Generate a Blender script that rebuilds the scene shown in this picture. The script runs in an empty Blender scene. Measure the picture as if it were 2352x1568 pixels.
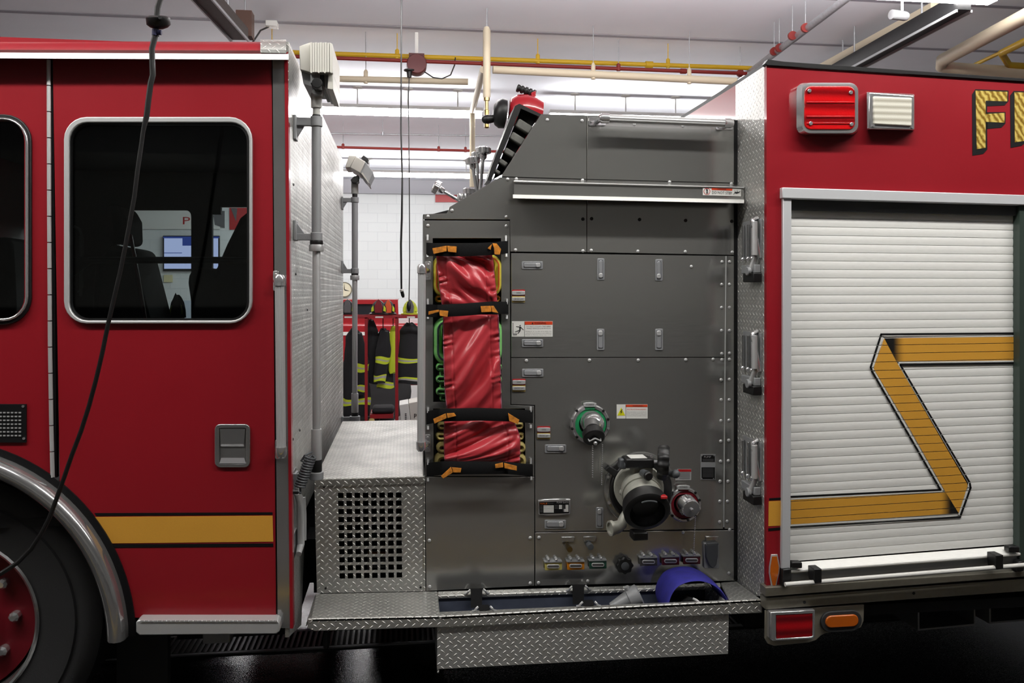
import bpy, bmesh, math, random
from mathutils import Vector, Matrix
from math import sin, cos, pi, radians, sqrt, atan2

# ------------------------------------------------------------------ camera, world, exposure
F, CX, HY, TH, CAMY, CAMZ = 1900.0, 1176.0, 670.0, radians(7.37), -3.0, 1.76
sc = bpy.context.scene
COL = sc.collection
cam = bpy.data.cameras.new('camera'); camo = bpy.data.objects.new('camera', cam); COL.objects.link(camo)
camo.location = (0, CAMY, CAMZ); camo.rotation_euler = (pi/2, 0, -TH)
cam.sensor_width = 36; cam.lens = 36*F/2352; cam.shift_y = -(784-HY)/2352; cam.clip_start = .05; cam.clip_end = 100
sc.camera = camo
w = bpy.data.worlds.new('world'); sc.world = w; w.use_nodes = True
w.node_tree.nodes['Background'].inputs[0].default_value = (.8, .85, 1, 1)
w.node_tree.nodes['Background'].inputs[1].default_value = .05
sc.view_settings.view_transform = 'Standard'; sc.view_settings.look = 'None'
sc.view_settings.exposure = 0.0; sc.view_settings.gamma = 1; sc.view_settings.use_curve_mapping = False
cy = sc.cycles
cy.use_denoising = True; cy.max_bounces = 8; cy.diffuse_bounces = 4; cy.glossy_bounces = 4
cy.transmission_bounces = 4; cy.transparent_max_bounces = 8; cy.caustics_reflective = False; cy.caustics_refractive = False
cy.sample_clamp_indirect = 4
TUBE_E = 53.0          # emission of the fluorescent lenses
TUBE_A = 60.0          # emission of the row over the aisle in front of the engine
CEIL = 4.16

# ------------------------------------------------------------------ picture geometry -> place
def W(px, py, Y):
    """point of the plane y=Y seen at that place of the photograph"""
    u = (px-CX)/F; v = (HY-py)/F
    t = (Y-CAMY)/(cos(TH)-u*sin(TH))
    return Vector((t*(sin(TH)+u*cos(TH)), Y, CAMZ+t*v))
def WZ(px, py, z):
    u = (px-CX)/F; v = (HY-py)/F; t = (z-CAMZ)/v
    return Vector((t*(sin(TH)+u*cos(TH)), CAMY+t*(cos(TH)-u*sin(TH)), z))
def S(px, Y):
    return (Y-CAMY)/(cos(TH)-((px-CX)/F)*sin(TH))/F
def X_(px, Y): return W(px, HY, Y).x
def Z_(py, Y, px=1176): return W(px, py, Y).z

# ------------------------------------------------------------------ materials
def lin(c):
    r = []
    for v in c:
        v = v/255.0
        r.append(v/12.92 if v <= .04045 else ((v+.055)/1.055)**2.4)
    return (r[0], r[1], r[2], 1)
MATS = {}
def nd(nt, t, **k):
    n = nt.nodes.new(t)
    for a, b in k.items(): setattr(n, a, b)
    return n
def mat(name, col, rough=.5, metal=0., coat=0., var=0., bump=0., bscale=60., spec=.5, emit=0., sheen=0., rvar=.06, stretch=None):
    if name in MATS: return MATS[name]
    m = bpy.data.materials.new(name); m.use_nodes = True; nt = m.node_tree; L = nt.links
    p = nt.nodes['Principled BSDF']; c = lin(col)
    p.inputs['Base Color'].default_value = c; p.inputs['Roughness'].default_value = rough
    p.inputs['Metallic'].default_value = metal; p.inputs['Specular IOR Level'].default_value = spec
    p.inputs['Coat Weight'].default_value = coat; p.inputs['Coat Roughness'].default_value = .08
    p.inputs['Sheen Weight'].default_value = sheen
    if emit:
        p.inputs['Emission Color'].default_value = c; p.inputs['Emission Strength'].default_value = emit
    tc = nd(nt, 'ShaderNodeTexCoord'); mp = nd(nt, 'ShaderNodeMapping'); L.new(tc.outputs['Object'], mp.inputs[0])
    if stretch: mp.inputs['Scale'].default_value = stretch
    nz = nd(nt, 'ShaderNodeTexNoise'); nz.inputs['Scale'].default_value = bscale; nz.inputs['Detail'].default_value = 4
    L.new(mp.outputs[0], nz.inputs['Vector'])
    if var:
        mx = nd(nt, 'ShaderNodeMix', data_type='RGBA', blend_type='MULTIPLY'); mx.inputs[0].default_value = 1
        rm = nd(nt, 'ShaderNodeMapRange'); rm.inputs[1].default_value = .3; rm.inputs[2].default_value = .7
        rm.inputs[3].default_value = 1-var; rm.inputs[4].default_value = 1+var
        L.new(nz.outputs[0], rm.inputs[0]); mx.inputs[6].default_value = c; L.new(rm.outputs[0], mx.inputs[7]); L.new(mx.outputs[2], p.inputs['Base Color'])
    if rvar:
        rr_ = nd(nt, 'ShaderNodeMapRange'); rr_.inputs[3].default_value = max(0, rough-rvar); rr_.inputs[4].default_value = rough+rvar
        L.new(nz.outputs[0], rr_.inputs[0]); L.new(rr_.outputs[0], p.inputs['Roughness'])
    if bump:
        b = nd(nt, 'ShaderNodeBump'); b.inputs['Strength'].default_value = bump; b.inputs['Distance'].default_value = .002
        L.new(nz.outputs[0], b.inputs['Height']); L.new(b.outputs[0], p.inputs['Normal'])
    MATS[name] = m; return m

def math_(nt, op, a, b=None, c=None):
    n = nd(nt, 'ShaderNodeMath', operation=op)
    for i, v in enumerate((a, b, c)):
        if v is None: continue
        if isinstance(v, (int, float)): n.inputs[i].default_value = v
        else: nt.links.new(v, n.inputs[i])
    return n.outputs[0]
def diamond(name, col=(186, 182, 172), rough=.34, s=.0152, dist=.0042, dirt=.25):
    """aluminium tread plate: lugs alternately leaning left and right, laid on whichever way a face looks"""
    m = bpy.data.materials.new(name); m.use_nodes = True; nt = m.node_tree; L = nt.links
    p = nt.nodes['Principled BSDF']; c = lin(col)
    p.inputs['Metallic'].default_value = .74; p.inputs['Roughness'].default_value = rough
    tc = nd(nt, 'ShaderNodeTexCoord'); sx = nd(nt, 'ShaderNodeSeparateXYZ'); L.new(tc.outputs['Object'], sx.inputs[0])
    ge = nd(nt, 'ShaderNodeNewGeometry'); sn = nd(nt, 'ShaderNodeSeparateXYZ'); L.new(ge.outputs['True Normal'], sn.inputs[0])
    ax = math_(nt, 'GREATER_THAN', math_(nt, 'ABSOLUTE', sn.outputs[0]), .7)
    az = math_(nt, 'GREATER_THAN', math_(nt, 'ABSOLUTE', sn.outputs[2]), .7)
    x, y, z = sx.outputs
    mixf = lambda f, a, b: math_(nt, 'ADD', math_(nt, 'MULTIPLY', b, f), math_(nt, 'MULTIPLY', a, math_(nt, 'SUBTRACT', 1., f)))
    u = mixf(ax, x, y); v = mixf(az, z, y)
    u = math_(nt, 'DIVIDE', math_(nt, 'ADD', u, 50.), s); v = math_(nt, 'DIVIDE', math_(nt, 'ADD', v, 50.), s)
    par = math_(nt, 'MODULO', math_(nt, 'ADD', math_(nt, 'FLOOR', u), math_(nt, 'FLOOR', v)), 2.)
    sg = math_(nt, 'SUBTRACT', math_(nt, 'MULTIPLY', math_(nt, 'MODULO', math_(nt, 'FLOOR', u), 2.), 2.), 1.)
    fu = math_(nt, 'MULTIPLY', math_(nt, 'SUBTRACT', math_(nt, 'FRACT', u), .5), sg)
    fv = math_(nt, 'SUBTRACT', math_(nt, 'FRACT', v), .5)
    a = math_(nt, 'ADD', math_(nt, 'MULTIPLY', fu, .766), math_(nt, 'MULTIPLY', fv, .643))
    b = math_(nt, 'SUBTRACT', math_(nt, 'MULTIPLY', fu, .643), math_(nt, 'MULTIPLY', fv, .766))
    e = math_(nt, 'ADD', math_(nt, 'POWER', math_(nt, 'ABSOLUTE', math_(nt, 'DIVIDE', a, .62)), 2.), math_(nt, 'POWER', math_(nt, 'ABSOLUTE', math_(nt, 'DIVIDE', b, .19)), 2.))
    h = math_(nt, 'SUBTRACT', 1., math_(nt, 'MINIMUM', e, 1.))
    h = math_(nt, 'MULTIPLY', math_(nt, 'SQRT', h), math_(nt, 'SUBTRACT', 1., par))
    bp = nd(nt, 'ShaderNodeBump'); bp.inputs['Strength'].default_value = 1; bp.inputs['Distance'].default_value = dist
    L.new(h, bp.inputs['Height']); L.new(bp.outputs[0], p.inputs['Normal'])
    nz = nd(nt, 'ShaderNodeTexNoise'); nz.inputs['Scale'].default_value = 7; nz.inputs['Detail'].default_value = 6; L.new(tc.outputs['Object'], nz.inputs[0])
    rm = nd(nt, 'ShaderNodeMapRange'); rm.inputs[1].default_value = .35; rm.inputs[2].default_value = .7; rm.inputs[3].default_value = 1; rm.inputs[4].default_value = 1-dirt
    L.new(nz.outputs[0], rm.inputs[0])
    lug_glint = nd(nt, 'ShaderNodeMix', data_type='RGBA'); L.new(math_(nt, 'GREATER_THAN', h, .02), lug_glint.inputs[0]); lug_glint.inputs[6].default_value = c; lug_glint.inputs[7].default_value = lin((244, 243, 238))  # lugs coloured lighter than the plate to stand in for their highlights
    mx = nd(nt, 'ShaderNodeMix', data_type='RGBA', blend_type='MULTIPLY'); mx.inputs[0].default_value = 1; L.new(lug_glint.outputs[2], mx.inputs[6])
    L.new(rm.outputs[0], mx.inputs[7]); L.new(mx.outputs[2], p.inputs['Base Color'])
    rr_ = nd(nt, 'ShaderNodeMapRange'); rr_.inputs[3].default_value = rough-.08; rr_.inputs[4].default_value = rough+.12
    L.new(nz.outputs[0], rr_.inputs[0]); L.new(rr_.outputs[0], p.inputs['Roughness'])
    MATS[name] = m; return m

RED = mat('red_paint', (138, 23, 33), .36, coat=.3, var=.03, bscale=3, spec=.3)
GOLD = mat('gold_vinyl', (212, 154, 55), .5, var=.03, bscale=400)
BLK = mat('black_plastic', (14, 14, 15), .45)
VINB = mat('black_vinyl', (12, 12, 14), .5, spec=.3)
RUB = mat('rubber', (40, 40, 41), .7, bump=.3, bscale=200)
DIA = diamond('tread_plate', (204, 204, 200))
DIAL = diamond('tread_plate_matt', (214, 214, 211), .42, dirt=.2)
DIAP = diamond('tread_plate_dimmed', (166, 164, 158), .46, dirt=.3)  # platform copy, darkened to offset the strong light falling on it
STL = mat('brushed_steel', (172, 172, 169), .19, metal=.78, var=.02, bscale=14, stretch=(1, 1, 10), rvar=.03)
STP = mat('polished_steel', (168, 168, 168), .13, metal=.78, var=.04, bscale=12)
ALU = mat('satin_aluminium', (206, 207, 208), .4, metal=.5, bscale=90)
ALD = mat('cast_aluminium_dull', (156, 158, 160), .55, metal=.35, bump=.2, bscale=250)
CHR = mat('chrome', (228, 228, 230), .13, metal=.82, rvar=.03)
GRYP = mat('grey_plastic', (74, 77, 80), .5)
WHT = mat('white_paint', (222, 222, 218), .45)
WLAB = mat('white_label', (226, 226, 222), .5)
ORL = mat('orange_red_label', (205, 62, 24), .5)
REDL = mat('red_label', (170, 30, 34), .4)
INK = mat('black_ink', (22, 22, 24), .6)
INKG = mat('grey_ink', (92, 92, 94), .6)
SHUT = mat('shutter_aluminium', (246, 246, 243), .42, metal=.1, var=.03, bscale=40, stretch=(1, 1, 8))
FRM = mat('shutter_frame_aluminium', (214, 216, 220), .42, metal=.3)
DRK = mat('dark_underbody', (8, 8, 9), .8)
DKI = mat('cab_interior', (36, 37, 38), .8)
VINR = mat('red_vinyl_cloth', (182, 54, 62), .33, coat=.15, var=.06, bscale=14, spec=.45)
WEB = mat('black_webbing', (16, 16, 17), .85, bump=.5, bscale=600, spec=.2)
ORW = mat('orange_webbing', (196, 122, 32), .85, var=.35, bscale=80, bump=.5)
YHO = mat('yellow_hose', (226, 210, 76), .75, var=.12, bscale=50, bump=.4)
GHO = mat('green_hose', (136, 214, 122), .75, var=.12, bscale=50, bump=.4)
THO = mat('tan_hose', (168, 152, 92), .8, var=.15, bscale=50, bump=.4)
BHO = mat('blue_hose', (46, 44, 140), .7, var=.2, bscale=30, bump=.5)
GRN = mat('green_enamel', (42, 152, 96), .4)
MAR = mat('maroon_enamel', (120, 22, 34), .4)
YEL = mat('yellow_paint', (206, 168, 30), .5)
REDP = mat('red_pipe_paint', (132, 34, 28), .5)
BEI = mat('beige_pipe_paint', (196, 184, 160), .6)
GALV = mat('galvanised_pipe', (170, 172, 176), .4, metal=.7, var=.1, bscale=40)
BRS = mat('brass', (150, 128, 84), .3, metal=1)
AMB = mat('amber_lens', (186, 90, 20), .2, coat=.5)
HIV = mat('lime_reflective', (206, 226, 52), .6)
SIL = mat('silver_reflective', (176, 176, 172), .5)
NVY = mat('black_turnout_cloth', (30, 31, 34), .9, bump=.5, bscale=120, var=.2)
RKR = mat('rack_red_paint', (140, 20, 30), .45)

def ledlens(name, c1, c2, rough=.15, sz=120):
    m = mat(name, c1, rough, coat=.6); nt = m.node_tree; L = nt.links; p = nt.nodes['Principled BSDF']
    tc = nd(nt, 'ShaderNodeTexCoord'); wv = nd(nt, 'ShaderNodeTexWave', wave_type='BANDS', bands_direction='Z'); wv.inputs['Scale'].default_value = sz/20
    wv.inputs['Distortion'].default_value = .3
    L.new(tc.outputs['Object'], wv.inputs[0]); cr = nd(nt, 'ShaderNodeValToRGB'); cr.color_ramp.elements[0].color = lin(c1); cr.color_ramp.elements[1].color = lin(c2)
    L.new(wv.outputs[0], cr.inputs[0]); L.new(cr.outputs[0], p.inputs['Base Color'])
    vo = nd(nt, 'ShaderNodeTexVoronoi'); vo.inputs['Scale'].default_value = sz; L.new(tc.outputs['Object'], vo.inputs['Vector'])
    b = nd(nt, 'ShaderNodeBump'); b.inputs['Strength'].default_value = .2; b.inputs['Distance'].default_value = .002
    L.new(vo.outputs[0], b.inputs['Height']); L.new(b.outputs[0], p.inputs['Normal'])
    return m
RLENS = ledlens('red_lens', (120, 8, 14), (200, 18, 22))
RLEND = ledlens('dark_red_lens', (96, 10, 18), (170, 16, 24))
CLENS = ledlens('clear_led_lens', (176, 172, 158), (226, 224, 212), sz=260)

def glassmat():
    m = bpy.data.materials.new('tinted_glass'); m.use_nodes = True; nt = m.node_tree; L = nt.links
    nt.nodes.remove(nt.nodes['Principled BSDF']); out = nt.nodes['Material Output']
    t = nd(nt, 'ShaderNodeBsdfTransparent'); t.inputs[0].default_value = (.66, .72, .72, 1)
    g = nd(nt, 'ShaderNodeBsdfGlossy'); g.inputs['Roughness'].default_value = .03
    fr = nd(nt, 'ShaderNodeFresnel'); fr.inputs[0].default_value = 1.45; mx = nd(nt, 'ShaderNodeMixShader')
    nz = nd(nt, 'ShaderNodeTexNoise'); nz.inputs['Scale'].default_value = 3; bp = nd(nt, 'ShaderNodeBump'); bp.inputs['Strength'].default_value = .02; L.new(nz.outputs[0], bp.inputs['Height']); L.new(bp.outputs[0], g.inputs['Normal'])
    L.new(fr.outputs[0], mx.inputs[0]); L.new(t.outputs[0], mx.inputs[1]); L.new(g.outputs[0], mx.inputs[2]); L.new(mx.outputs[0], out.inputs[0])
    MATS['tinted_glass'] = m; return m
GLS = glassmat()
def emat(name, col, e):
    m = bpy.data.materials.new(name); m.use_nodes = True; nt = m.node_tree
    nt.nodes.remove(nt.nodes['Principled BSDF']); em = nd(nt, 'ShaderNodeEmission'); em.inputs[0].default_value = lin(col); em.inputs[1].default_value = e
    nt.links.new(em.outputs[0], nt.nodes['Material Output'].inputs[0]); MATS[name] = m; return m
TUBE = emat('fluorescent_lens', (254, 251, 250), TUBE_E)
TUBA = emat('aisle_fluorescent_lens', (255, 252, 246), TUBE_A)
SCRN = emat('screen_blue_white', (200, 208, 255), 1.0)
SCRB = emat('screen_dark_blue', (60, 80, 160), .8)

# ------------------------------------------------------------------ mesh builder
class MB:
    def __init__(s): s.v = []; s.f = []; s.m = []; s.ms = []
    def mi(s, m):
        if m not in s.ms: s.ms.append(m)
        return s.ms.index(m)
    def add(s, vs, fs, m):
        k = len(s.v); s.v += [Vector(q) for q in vs]; i = s.mi(m)
        for f in fs: s.f.append([k+a for a in f]); s.m.append(i)
        return s
    def box(s, a, b, m):
        x0, x1 = sorted((a[0], b[0])); y0, y1 = sorted((a[1], b[1])); z0, z1 = sorted((a[2], b[2]))
        vs = [(x, y, z) for x in (x0, x1) for y in (y0, y1) for z in (z0, z1)]
        return s.add(vs, [(0, 1, 3, 2), (4, 6, 7, 5), (0, 4, 5, 1), (2, 3, 7, 6), (0, 2, 6, 4), (1, 5, 7, 3)], m)
    def prism(s, pts, d, m):
        """closed outline pts (3D) swept by the vector d"""
        n = len(pts); d = Vector(d); P = [Vector(p) for p in pts]
        nr = Vector((0, 0, 0))
        for i in range(n): nr += (P[i]-P[0]).cross(P[(i+1) % n]-P[0])
        if nr.dot(d) > 0: P = P[::-1]
        vs = P+[p+d for p in P]
        return s.add(vs, [list(range(n)), list(range(2*n-1, n-1, -1))]+[[i, i+n, (i+1) % n+n, (i+1) % n] for i in range(n)], m)
    def pl(s, pxy, Y, th, m):
        """plate: outline in the picture on plane y=Y, thickness th away from the camera"""
        return s.prism([W(x, y, Y) for x, y in pxy], (0, th, 0), m)
    def r(s, x0, y0, x1, y1, Y, th, m): return s.pl([(x0, y0), (x1, y0), (x1, y1), (x0, y1)], Y, th, m)
    def holed(s, outer, holes, Y, th, m):
        bm = bmesh.new(); es = []; loops = []
        for lp in [outer]+holes:
            vs = [bm.verts.new(W(x, y, Y)) for x, y in lp]; loops.append(vs)
            for i in range(len(vs)): es.append(bm.edges.new((vs[i], vs[(i+1) % len(vs)])))
        bmesh.ops.triangle_fill(bm, use_beauty=True, use_dissolve=False, edges=es, normal=(0, -1, 0))
        bm.verts.index_update()
        vs = [v.co.copy() for v in bm.verts]; n = len(vs); fs = []
        for f in bm.faces:
            q = [v.index for v in f.verts]; f.normal_update()
            if f.normal.y > 0: q.reverse()
            fs.append(q); fs.append([i+n for i in reversed(q)])
        for lp in loops:
            ids = [v.index for v in lp]
            for i in range(len(ids)):
                a, b = ids[i], ids[(i+1) % len(ids)]; fs.append([a, b, b+n, a+n])
        s.add(vs+[v+Vector((0, th, 0)) for v in vs], fs, m); bm.free(); return s
    def gridpl(s, xs, ys, keep, Y, th, m, f):
        """plate cut on a grid; f maps grid to picture; keep(i,j) says which cells are metal"""
        V = [[W(*f(x, y), Y) for x in xs] for y in ys]; nx = len(xs); n = nx*len(ys); d = Vector((0, th, 0))
        vs = [p for r_ in V for p in r_]; vs = vs+[p+d for p in vs]; fs = []
        ok = lambda i, j: 0 <= i < nx-1 and 0 <= j < len(ys)-1 and keep(i, j)
        for j in range(len(ys)-1):
            for i in range(nx-1):
                if not ok(i, j): continue
                a, b, c, e = j*nx+i, j*nx+i+1, (j+1)*nx+i+1, (j+1)*nx+i; fs += [[a, e, c, b], [a+n, b+n, c+n, e+n]]
                for (p, q, ii, jj) in ((a, b, i, j-1), (b, c, i+1, j), (c, e, i, j+1), (e, a, i-1, j)):
                    if not ok(ii, jj): fs.append([p, q, q+n, p+n])
        return s.add(vs, fs, m)
    def ringpl(s, o, i, Y, th, m):
        n = len(o); A = [W(x, y, Y) for x, y in o]; B = [W(x, y, Y) for x, y in i]; d = Vector((0, th, 0))
        vs = A+B+[a+d for a in A]+[b+d for b in B]; fs = []
        for k in range(n):
            j = (k+1) % n; fs += [[k, j, n+j, n+k], [n+k, n+j, 3*n+j, 3*n+k], [2*n+k, 3*n+k, 3*n+j, 2*n+j], [j, k, 2*n+k, 2*n+j]]
        return s.add(vs, fs, m)
    def rings(s, R, m, cap=True, close=False):
        n = len(R[0]); vs = [p for r_ in R for p in r_]; fs = []
        K = len(R)
        for a in range(K if close else K-1):
            b = (a+1) % K
            for i in range(n):
                j = (i+1) % n; fs.append([a*n+i, a*n+j, b*n+j, b*n+i])
        if cap and not close: fs += [list(range(n))[::-1], [(K-1)*n+i for i in range(n)]]
        return s.add(vs, fs, m)
    def tube(s, P, r, m, n=10, cap=True, rz=None, close=False, up=None):
        """tube along points P; r number or list; rz: second half-axis for flat sections"""
        P = [Vector(p) for p in P]; K = len(P); R = []; a = None
        for i, p in enumerate(P):
            if close: t = P[(i+1) % K]-P[i-1]
            else: t = (P[min(i+1, K-1)]-P[max(i-1, 0)])
            t.normalize()
            if a is None:
                a = Vector(up) if up else (Vector((0, 0, 1)) if abs(t.z) < .9 else Vector((1, 0, 0)))
            a = (a-t*a.dot(t)).normalized(); b = t.cross(a)
            ri = r[i] if isinstance(r, (list, tuple)) else r; rb = ri if rz is None else (rz[i] if isinstance(rz, (list, tuple)) else rz)
            R.append([p+a*(ri*cos(2*pi*k/n))+b*(rb*sin(2*pi*k/n)) for k in range(n)])
        return s.rings(R, m, cap, close)
    def cyl(s, a, b, r, m, r2=None, n=24): return s.tube([a, b], [r, r if r2 is None else r2], m, n)
    def lathe(s, c, axis, prof, m, n=28, cap=True):
        """prof: list of (distance along axis, radius)"""
        c = Vector(c); t = Vector(axis).normalized(); a = Vector((0, 0, 1)) if abs(t.z) < .9 else Vector((1, 0, 0))
        a = (a-t*a.dot(t)).normalized(); b = t.cross(a)
        R = [[c+t*d+a*(max(r, 1e-5)*cos(2*pi*k/n))+b*(max(r, 1e-5)*sin(2*pi*k/n)) for k in range(n)] for d, r in prof]
        return s.rings(R, m, cap)
    def cy(s, px, py, rp, Y0, Y1, m, rp2=None, n=24):
        """disc/cylinder standing out of plane Y1 towards Y0, centre and radius from the picture at Y0"""
        c = W(px, py, Y0); k = S(px, Y0); return s.lathe(c, (0, 1, 0), [(0, rp*k), (Y1-Y0, (rp if rp2 is None else rp2)*k)], m, n)
    def ball(s, c, r, m, n=14, sc_=(1, 1, 1)):
        c = Vector(c); K = n//2; R = []
        for i in range(K+1):
            f = pi*i/K; R.append([c+Vector((r*sc_[0]*max(sin(f), 1e-3)*cos(2*pi*k/n), r*sc_[1]*max(sin(f), 1e-3)*sin(2*pi*k/n), -r*sc_[2]*cos(f))) for k in range(n)])
        return s.rings(R, m, True)
    def text(s, txt, x0, y0, x1, y1, Y, m, th=.0006, y0r=None, y1r=None, res=2):
        """lettering fitted into the picture box; y0r,y1r: top and bottom at the right end"""
        if y0r is None: y0r, y1r = y0, y1
        cu = bpy.data.curves.new('t', 'FONT'); cu.body = txt; cu.resolution_u = res; cu.align_x = 'CENTER'
        o = bpy.data.objects.new('t', cu); COL.objects.link(o)
        me = bpy.data.meshes.new_from_object(o.evaluated_get(bpy.context.evaluated_depsgraph_get()))
        vs = [v.co.copy() for v in me.vertices]; fs = [list(p.vertices) for p in me.polygons]
        bpy.data.objects.remove(o); bpy.data.curves.remove(cu); bpy.data.meshes.remove(me)
        if not vs: return s
        a, b = min(v.x for v in vs), max(v.x for v in vs); c, d = min(v.y for v in vs), max(v.y for v in vs)
        out = []
        for v in vs:
            u = (v.x-a)/(b-a); q = (v.y-c)/(d-c)
            px = x0+(x1-x0)*u; top = y0+(y0r-y0)*u; bot = y1+(y1r-y1)*u
            out.append(W(px, bot+(top-bot)*q, Y))
        return s.add(out, fs, m)
    def obj(s, name, parent=None, smooth=35, bevel=0, seg=2, sub=0):
        me = bpy.data.meshes.new(name); me.from_pydata([tuple(v) for v in s.v], [], s.f); me.update()
        for m in s.ms: me.materials.append(m)
        for p, i in zip(me.polygons, s.m): p.material_index = i
        bm = bmesh.new(); bm.from_mesh(me); bmesh.ops.recalc_face_normals(bm, faces=bm.faces); bm.to_mesh(me); bm.free()
        if smooth:
            me.polygons.foreach_set('use_smooth', [True]*len(me.polygons)); me.set_sharp_from_angle(angle=radians(smooth))
        o = bpy.data.objects.new(name, me); COL.objects.link(o)
        if bevel:
            md = o.modifiers.new('bevel', 'BEVEL'); md.width = bevel; md.segments = seg; md.limit_method = 'ANGLE'; md.angle_limit = radians(40); md.harden_normals = False
        if sub:
            md = o.modifiers.new('sub', 'SUBSURF'); md.levels = sub; md.render_levels = sub
        if parent is not None: adopt(o, parent)
        return o
def wloc(o):
    p = o.location.copy()
    return p if o.parent is None else p+wloc_par(o)
BASE = {}
def adopt(o, parent):
    """keep the place of o, whose coordinates are the room's"""
    o.parent = parent; o.matrix_parent_inverse = Matrix.Translation(-BASE.get(parent.name, Vector((0, 0, 0))))
def tag(o, label, cat, group=None, kind=None):
    o['label'] = label; o['category'] = cat
    if group: o['group'] = group
    if kind: o['kind'] = kind
    return o
def thing(name, loc, label, cat, group=None):
    o = bpy.data.objects.new(name, None); COL.objects.link(o); o.location = loc; o.empty_display_size = .1
    BASE[o.name] = Vector(loc); return tag(o, label, cat, group)
def struct(o): o['kind'] = 'structure'; return o
def copy_at(src, delta, parent=None):
    """a copy of a part or thing with its children, moved by delta"""
    c = src.copy(); COL.objects.link(c); c.location = src.location+Vector(delta)
    if parent is not None: c.parent = parent
    if src.name in BASE: BASE[c.name] = BASE[src.name]+Vector(delta)
    return c
def rr(x0, y0, x1, y1, r, n=7):
    P = []
    for cx_, cy_, a0 in ((x1-r, y0+r, -90), (x1-r, y1-r, 0), (x0+r, y1-r, 90), (x0+r, y0+r, 180)):
        for k in range(n):
            a = radians(a0+90*k/(n-1)); P.append((cx_+r*cos(a), cy_+r*sin(a)))
    return P
def arc(cx_, cy_, r, a0, a1, n): return [(cx_+r*cos(radians(a0+(a1-a0)*k/n)), cy_+r*sin(radians(a0+(a1-a0)*k/n))) for k in range(n+1)]

# ================================================================== THE HALL
XL, XR, YF, YB = -14., 13., -12., 15.
def floor_mat():
    m = mat('wet_concrete', (40, 40, 42), .3); nt = m.node_tree; L = nt.links; p = nt.nodes['Principled BSDF']
    tc = nd(nt, 'ShaderNodeTexCoord'); sp = nd(nt, 'ShaderNodeSeparateXYZ'); L.new(tc.outputs['Object'], sp.inputs[0])
    nz = nd(nt, 'ShaderNodeTexNoise'); nz.inputs['Scale'].default_value = 1.3; nz.inputs['Detail'].default_value = 6; L.new(tc.outputs['Object'], nz.inputs[0])
    yy = math_(nt, 'ADD', sp.outputs[1], math_(nt, 'MULTIPLY', math_(nt, 'SUBTRACT', nz.outputs[0], .5), 1.2))
    far = math_(nt, 'GREATER_THAN', yy, 4.2); dry = math_(nt, 'MAXIMUM', math_(nt, 'LESS_THAN', yy, -2.3), far)
    n2 = nd(nt, 'ShaderNodeTexNoise'); n2.inputs['Scale'].default_value = 12; n2.inputs['Detail'].default_value = 8; L.new(tc.outputs['Object'], n2.inputs[0])
    mx = nd(nt, 'ShaderNodeMix', data_type='RGBA'); L.new(dry, mx.inputs[0]); mx.inputs[6].default_value = lin((34, 34, 35)); mx.inputs[7].default_value = lin((78, 72, 69))
    m2 = nd(nt, 'ShaderNodeMix', data_type='RGBA'); L.new(far, m2.inputs[0]); L.new(mx.outputs[2], m2.inputs[6]); m2.inputs[7].default_value = lin((170, 165, 162))  # back floor made paler than the rest to bounce light onto the ceiling
    L.new(m2.outputs[2], p.inputs['Base Color'])
    ro = math_(nt, 'ADD', math_(nt, 'MULTIPLY', dry, .3), math_(nt, 'MULTIPLY', n2.outputs[0], .16)); L.new(ro, p.inputs['Roughness'])
    n3 = nd(nt, 'ShaderNodeTexNoise'); n3.inputs['Scale'].default_value = 220; L.new(tc.outputs['Object'], n3.inputs[0])
    b = nd(nt, 'ShaderNodeBump'); b.inputs['Strength'].default_value = .35; b.inputs['Distance'].default_value = .002; L.new(n3.outputs[0], b.inputs['Height']); L.new(b.outputs[0], p.inputs['Normal'])
    return m
def block_mat():
    m = mat('painted_block', (226, 229, 230), .6); nt = m.node_tree; L = nt.links; p = nt.nodes['Principled BSDF']
    tc = nd(nt, 'ShaderNodeTexCoord'); sp = nd(nt, 'ShaderNodeSeparateXYZ'); L.new(tc.outputs['Object'], sp.inputs[0])
    cb = nd(nt, 'ShaderNodeCombineXYZ'); L.new(math_(nt, 'ADD', sp.outputs[0], sp.outputs[1]), cb.inputs[0]); L.new(sp.outputs[2], cb.inputs[1])
    br = nd(nt, 'ShaderNodeTexBrick'); br.inputs['Scale'].default_value = 1; br.inputs['Brick Width'].default_value = .406; br.inputs['Row Height'].default_value = .203
    br.inputs['Mortar Size'].default_value = .006; br.inputs['Color1'].default_value = lin((226, 230, 230)); br.inputs['Color2'].default_value = lin((223, 227, 227)); br.inputs['Mortar'].default_value = lin((216, 220, 221))
    L.new(cb.outputs[0], br.inputs[0]); L.new(br.outputs[0], p.inputs['Base Color'])
    b = nd(nt, 'ShaderNodeBump'); b.inputs['Strength'].default_value = .6; b.inputs['Distance'].default_value = .004; b.invert = True; L.new(br.outputs[1], b.inputs['Height']); L.new(b.outputs[0], p.inputs['Normal'])
    return m
BLOCK = block_mat()
CEILM = mat('ceiling_paint', (234, 238, 246), .8, var=.02, bscale=2)
struct(MB().box((XL, YF, -.1), (XR, YB, 0), floor_mat()).obj('floor', smooth=0))
mb = MB().box((XL, YF, CEIL), (XR, YB, CEIL+.1), CEILM)
for yj in (2.35, 3.35, 4.55, 5.6, 8.2, 11.0, 13.2): mb.box((XL, yj, CEIL-.003), (XR, yj+.06, CEIL+.01), mat('ceiling_joint', (150, 148, 158), .8))
struct(mb.obj('ceiling', smooth=0))
struct(MB().box((XL, YB, 0), (XR, YB+.1, CEIL), BLOCK).obj('wall_back', smooth=0))
struct(MB().box((XL, YF-.1, 0), (XR, YF, CEIL), mat('grey_doors', (205, 205, 200), .6)).obj('wall_front', smooth=0))
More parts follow.
